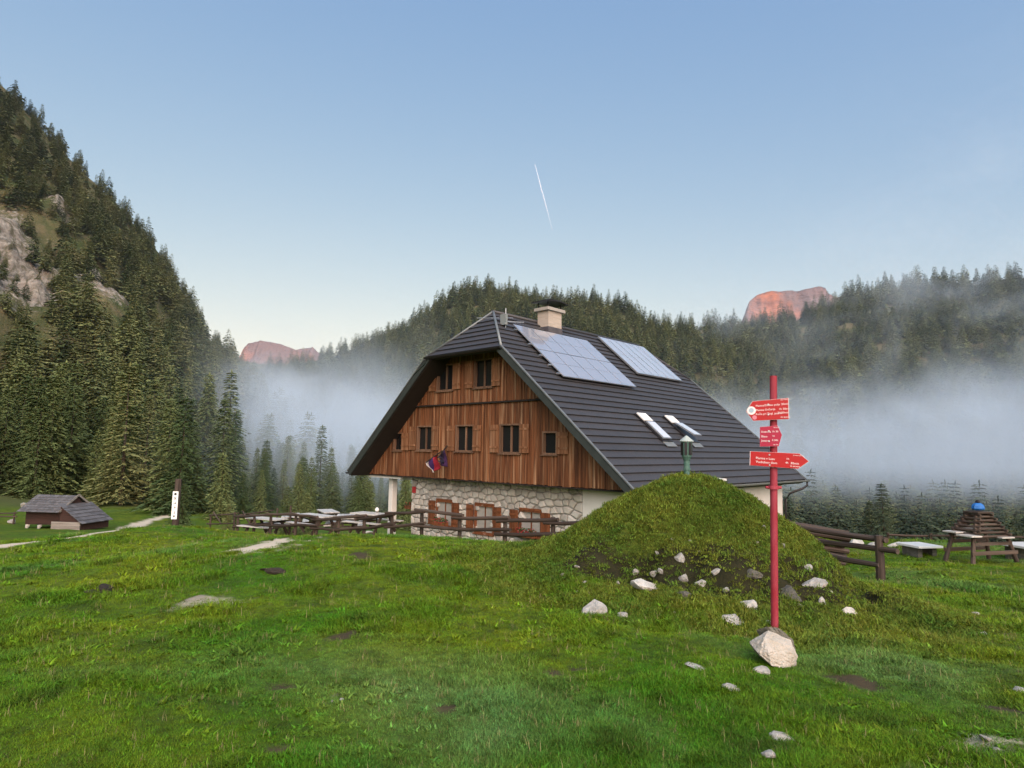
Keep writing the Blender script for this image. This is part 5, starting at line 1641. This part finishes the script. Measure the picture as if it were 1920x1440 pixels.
for x0, x1, y0, y1, z_ in [(-1.0, -0.62, -0.55, -0.1, 0.80), (-0.88, -0.50, 0.0, 0.4, 0.84), (-0.30, 0.30, -0.12, 0.42, 0.93), (0.15, 0.62, -0.52, -0.18, 0.74)]:
    MB().box(x0, x1, y0, y1, z_, z_ + 0.035).build('shelf_board', WETB, py_)
for lv in range(6):
    hw = 0.58 - 0.068 * lv
    z_ = 0.78 + 0.105 * lv
    for s_ in (-1, 1):
        MB().tube([(-hw - 0.1, s_ * hw * 0.62, z_), (hw + 0.1, s_ * hw * 0.62, z_)], [0.036, 0.033], 8, wob=0.1, seed=lv).build('log', LOG, py_)
        m_ = MB().tube([(0, -hw * 0.62 - 0.1, 0), (0, hw * 0.62 + 0.1, 0)], [0.033, 0.036], 8, wob=0.1, seed=lv + 20).build('log', LOG, py_)
        m_.location = (s_ * hw, 0, z_ + 0.052)
MB().box(-0.30, 0.30, -0.22, 0.22, 1.40, 1.44).build('top_board', LOG, py_)
# blue covered bundle on the top board
BLUE = plain('blue_tarpaulin', (0.015, 0.16, 0.52), 0.5, 0.2, 8, 0.4, 0.03, spec=0.4)
bt = empty('blue_bundle', tuple(np.array(py_.location) + (0, 0, 1.44)))
tag(bt, 'bright blue cloth-covered bundle with dark knot on top of the log pyramid', 'bundle')
b = bmesh.new()
bmesh.ops.create_uvsphere(b, u_segments=28, v_segments=16, radius=1)
for v in b.verts:
    a = math.atan2(v.co.y, v.co.x)
    fold = 1 + 0.06 * math.sin(7 * a + 1) + 0.04 * math.sin(11 * a)
    fl = max(0, -v.co.z)
    v.co.x *= 0.155 * fold * (1 + 0.35 * fl)
    v.co.y *= 0.14 * fold * (1 + 0.35 * fl)
    v.co.z = 0.12 + (0.125 if v.co.z > 0 else 0.10) * v.co.z
me = bpy.data.meshes.new('cover')
b.to_mesh(me)
b.free()
me.materials.append(BLUE)
link_mesh('cover', me, None, bt)
link_mesh('knot', rock_mesh('knot', 77, plain('dark_knot', (0.02, 0.016, 0.016), 0.8), 0.9, 3, 2), None, bt)
kn = [c for c in bt.children if c.name.startswith('knot')][0]
kn.scale = (0.07, 0.07, 0.06)
kn.location = (0, 0, 0.27)
for px, py, d, w, lb in [(1723, 1020, 20.0, 0.44, 'low white-topped slab table on the right lawn left of the log pyramid'), (1925, 1020, 19.0, 0.62, 'white slab table cut off by the right edge')]:
    p = at(px, py, d)
    e_ = empty('slab_table', (p[0], p[1], hgt(p[0], p[1])), 0.2)
    tag(e_, lb, 'table')
    top = p[2] - e_.location[2]
    MB().box(-w, w, -0.45, 0.45, top - 0.07, top).build('top_slab', plain('white_wet_slab', (0.66, 0.66, 0.64), 0.3, 0.08), e_, bevel=0.01)
    for sx in (-1, 1): MB().box(sx * w * 0.6 - 0.08, sx * w * 0.6 + 0.08, -0.3, 0.3, -0.1, top - 0.072).build('support', GREYROCK, e_)

# ------------------------------------------------------------------ trail board on a dark post
tb = at(327, 990, 24.5)
tz = hgt(tb[0], tb[1])
te = empty('trail_board_post', (tb[0], tb[1], tz))
tag(te, 'dark post carrying a tall narrow white trail board left of the meadow', 'sign post')
zz = lambda y: at(327, y, 24.5)[2] - tz
MB().tube([(0, 0.05, -0.3), (0, 0.05, zz(898))], [0.125, 0.115], 10, wob=0.03, seed=3).build('post', LOGZ, te)
bd = MB().box(-0.105, 0.105, -0.095, -0.075, zz(973), zz(921)).build('board', WHITE, te)
INK = plain('black_print', (0.03, 0.03, 0.035), 0.6, 0.1, rnd=0.0)
def glyph(name, poly, zc_, s_):
    MB().prism([(x * s_, -0.0955, zc_ + z * s_) for x, z in poly], (0, -0.0015, 0)).build(name, INK, bd)
circ = [(math.cos(6.283 * k / 14), math.sin(6.283 * k / 14)) for k in range(14)]
glyph('pictogram', circ, zz(926), 0.05)
glyph('pictogram', [(-1, -1), (-0.6, -1), (0, -0.3), (0.6, -1), (1, -1), (0.3, 0), (1, 1), (0.6, 1), (0, 0.3), (-0.6, 1), (-1, 1), (-0.3, 0)], zz(934), 0.055)
glyph('pictogram', [(-1, 0.2), (0.2, 0.2), (0.2, 0.7), (1, 0), (0.2, -0.7), (0.2, -0.2), (-1, -0.2)], zz(943), 0.06)
glyph('pictogram', [(-0.2, -1), (0, -1), (0, 0.0), (1, 0.5), (-0.2, 1)], zz(952), 0.06)
glyph('pictogram', [(-0.25, -1), (0.25, -1), (0.25, 1), (-0.25, 1)], zz(961), 0.055)
glyph('pictogram', [(-1, 0.8), (1, 0.8), (0, -1)], zz(968), 0.05)

# ------------------------------------------------------------------ small hut on the lower meadow
hu = at(95, 985, 45.0)
hut = empty('shingled_hut', (hu[0] + 0.3, hu[1], hgt(hu[0], hu[1])), -0.12)
hut.scale = (0.88, 0.88, 0.92)
tag(hut, 'small dark hut with grey shingled roof and lean-to on the lower meadow', 'hut')
hz0 = hut.location[2]
SHG = wood_mat('grey_shingles', (0.055, 0.053, 0.056), (0.105, 0.102, 0.106), (0.18, 0.175, 0.18), 'y', 0.5, 0.6, 0.2)
HRED = wood_mat('dark_red_hut_boards', (0.022, 0.011, 0.009), (0.048, 0.022, 0.017), (0.08, 0.042, 0.033), 'x', 0.3, 0.8, 0.2)
zr, ze = at(100, 919, 47)[2] - hz0, at(80, 953, 45)[2] - hz0
x0h, x1h = -1.75, 1.85
MB().prism([(x0h + 0.3, -1.25, 0.35), (x1h - 0.12, -1.25, 0.35), (x1h - 0.12, -1.25, ze - 0.05), (x0h + 0.3, -1.25, ze - 0.05)], (0, 2.5, 0)).build('wall', HRED, hut)
for s_ in (-1, 1):
    NR = 7
    for k in range(NR):
        t0, t1 = k / NR, (k + 1) / NR + 0.04
        y0, y1 = s_ * 1.75 * t0, s_ * 1.75 * t1
        z0_, z1_ = zr + (ze - zr) * t0, zr + (ze - zr) * t1
        nx_ = 9
        for c in range(nx_):
            u0 = x0h + (x1h - x0h) * c / nx_ + 0.005
            u1 = x0h + (x1h - x0h) * (c + 1) / nx_ - 0.005
            jt = random.uniform(-0.012, 0.02)
            MB().add([(u0, y0, z0_), (u1, y0, z0_), (u1, y1 + s_ * jt, z1_ + 0.05), (u0, y1 + s_ * jt, z1_ + 0.05), (u0, y0, z0_ + 0.02), (u1, y0, z0_ + 0.02), (u1, y1 + s_ * jt, z1_ + 0.085), (u0, y1 + s_ * jt, z1_ + 0.085)],
                     [(0, 3, 2, 1), (4, 5, 6, 7), (0, 1, 5, 4), (1, 2, 6, 5), (2, 3, 7, 6), (3, 0, 4, 7)]).build('shingle', SHG, hut)
MB().prism([(x1h - 0.1, -1.3, ze - 0.05), (x1h - 0.1, 1.3, ze - 0.05), (x1h - 0.1, 0, zr - 0.05)], (-0.05, 0, 0)).build('gable_boards', HRED, hut)
for s_ in (-1, 1):
    MB().obox((x1h + 0.03, s_ * 0.88, (zr + ze) / 2 + 0.06), (1, 0, 0), np.array((0, s_ * 1.75, ze - zr)) / math.hypot(1.75, ze - zr), np.cross((1, 0, 0), np.array((0, s_ * 1.75, ze - zr)) / math.hypot(1.75, ze - zr)), 0.02, math.hypot(1.75, ze - zr) / 2, 0.07).build('barge_board', GREYW, hut)
# lean-to falling away to the right
la0, la1 = ze + 0.55, ze - 0.75
for k in range(6):
    t0, t1 = k / 6, (k + 1) / 6 + 0.05
    u0, u1 = x1h - 0.1 + 2.0 * t0, x1h - 0.1 + 2.0 * t1
    for c in range(7):
        y0, y1 = -1.75 + 0.46 * c + 0.005, -1.75 + 0.46 * (c + 1) - 0.005
        z0_, z1_ = la0 + (la1 - la0) * t0, la0 + (la1 - la0) * t1
        MB().add([(u0, y0, z0_), (u1, y0, z1_ + 0.05), (u1, y1, z1_ + 0.05), (u0, y1, z0_), (u0, y0, z0_ + 0.02), (u1, y0, z1_ + 0.085), (u1, y1, z1_ + 0.085), (u0, y1, z0_ + 0.02)],
                 [(0, 3, 2, 1), (4, 5, 6, 7), (0, 1, 5, 4), (1, 2, 6, 5), (2, 3, 7, 6), (3, 0, 4, 7)]).build('shingle', SHG, hut)
MB().prism([(x1h - 0.08, -1.55, 0.0), (x1h + 1.7, -1.55, 0.0), (x1h + 1.7, -1.55, la1 + 0.12), (x1h - 0.08, -1.55, la0 - 0.1)], (0, 2.9, 0)).build('lean_to_wall', HRED, hut)
for k in range(4):
    MB().box(x1h - 0.7, x1h + 1.72, -1.64, -1.57, 0.02 + 0.16 * k, 0.165 + 0.16 * k).build('base_board', GREYW, hut)
for x in (x0h + 0.45, x0h + 1.5, x1h - 0.4):
    o = link_mesh('stone_pier', RK[2], None, hut)
    o.location = (x, -1.2, 0.18)
    o.scale = (0.22, 0.22, 0.34)
hf = [at(px, 962, 46.5) for px in (-6, 27)]
log_fence('log_fence', 'short pale rail fence left of the small hut', [(p[0], p[1], p[2] + 0.1, hgt(p[0], p[1])) for p in hf], [(hf[0] + (-1, 0, 0), hf[1] + (0.2, 0, 0)), (hf[0] + (-1, 0, -0.25), hf[1] + (0.2, 0, -0.25))], pr=0.06, rr=0.05)
for px, py, w, d, lb in [(55, 912, 22, 58, 'pale rocks above the hut roof at its left end'), (165, 928, 24, 60, 'white rock right behind the hut roof'), (26, 955, 16, 47, 'white stone by the short fence left of the hut')]:
    p = at(px, py, d)
    s_ = w * d / FPX / 2
    o = link_mesh('stone', RK[len(lb) % 6])
    o.location = (p[0], p[1], hgt(p[0], p[1]) + s_ * 0.4)
    o.scale = (s_ * 1.2, s_, s_ * 0.9)
    tag(o, lb, 'stone')

# ------------------------------------------------------------------ single trees that can be told apart
for px, top, foot_d, kind, nm, lb, tall in [
        (430, 938, 34, 6, 'larch_sapling', 'pale grey-green sapling at the left end of the fence', 1.3), (543, 908, 36, 1, 'spruce_tree', 'small dark spruce rising behind the crossed rail fence', 1.5), (576, 920, 38, 4, 'spruce_tree', 'small spruce right of the dark one behind the fence', 1.4),
        (1655, 902, 36, 8, 'spruce_tree', 'lone dark spruce beyond the right lawn between fence post and log pyramid', 1.2), (1630, 935, 38, 9, 'spruce_tree', 'smaller spruce just left of the lone dark one', 1.2), (1476, 926, 44, 10, 'spruce_tree', 'faint little spruce beside the red pole at the chalet corner', 1.1),
        (200, 836, 64, 7, 'larch_tree', 'pale feathery young conifer behind the hut, right of its roof', 1.0), (283, 735, 72, 6, 'larch_tree', 'tall pale conifer left of the white trail board', 0.9), (62, 655, 88, 6, 'larch_tree', 'tall pale conifer standing out at the far left of the slope', 0.9),
        (372, 850, 60, 2, 'spruce_tree', 'dark spruce just right of the white trail board', 1.2), (605, 795, 74, 0, 'spruce_tree', 'dim pointed spruce standing in the mist left of the eave', 0.9), (500, 838, 66, 4, 'spruce_tree', 'dark spruce at the edge of the mist above the fence', 1.1), (345, 905, 40, 5, 'spruce_tree', 'low bushy conifer at the foot of the white trail board', 1.6)]:
    p = at(px, top, foot_d)
    z = hgt(p[0], p[1])
    place_tree(nm, p[0], p[1], p[2] - z, kind, lb, None, tall=tall, z=z)

# ------------------------------------------------------------------ contrail
ca, cb2 = at(1003, 308, 9000), at(1036, 432, 9000)
con = MB()
npt = 14
con.tube([ca + (cb2 - ca) * k / (npt - 1) + (random.uniform(-4, 4), 0, random.uniform(-4, 4)) for k in range(npt)], [2 + 6 * math.sin(math.pi * min(1, 0.15 + k / (npt - 1))) for k in range(npt)], 8)
m, t, p = node_mat('contrail_ice')
p.inputs['Base Color'].default_value = (0.9, 0.9, 0.92, 1)
p.inputs['Roughness'].default_value = 1
p.inputs['Alpha'].default_value = 0.22
tag(con.build('contrail', m, smooth=True), 'thin white contrail high in the sky above the chalet', 'contrail')
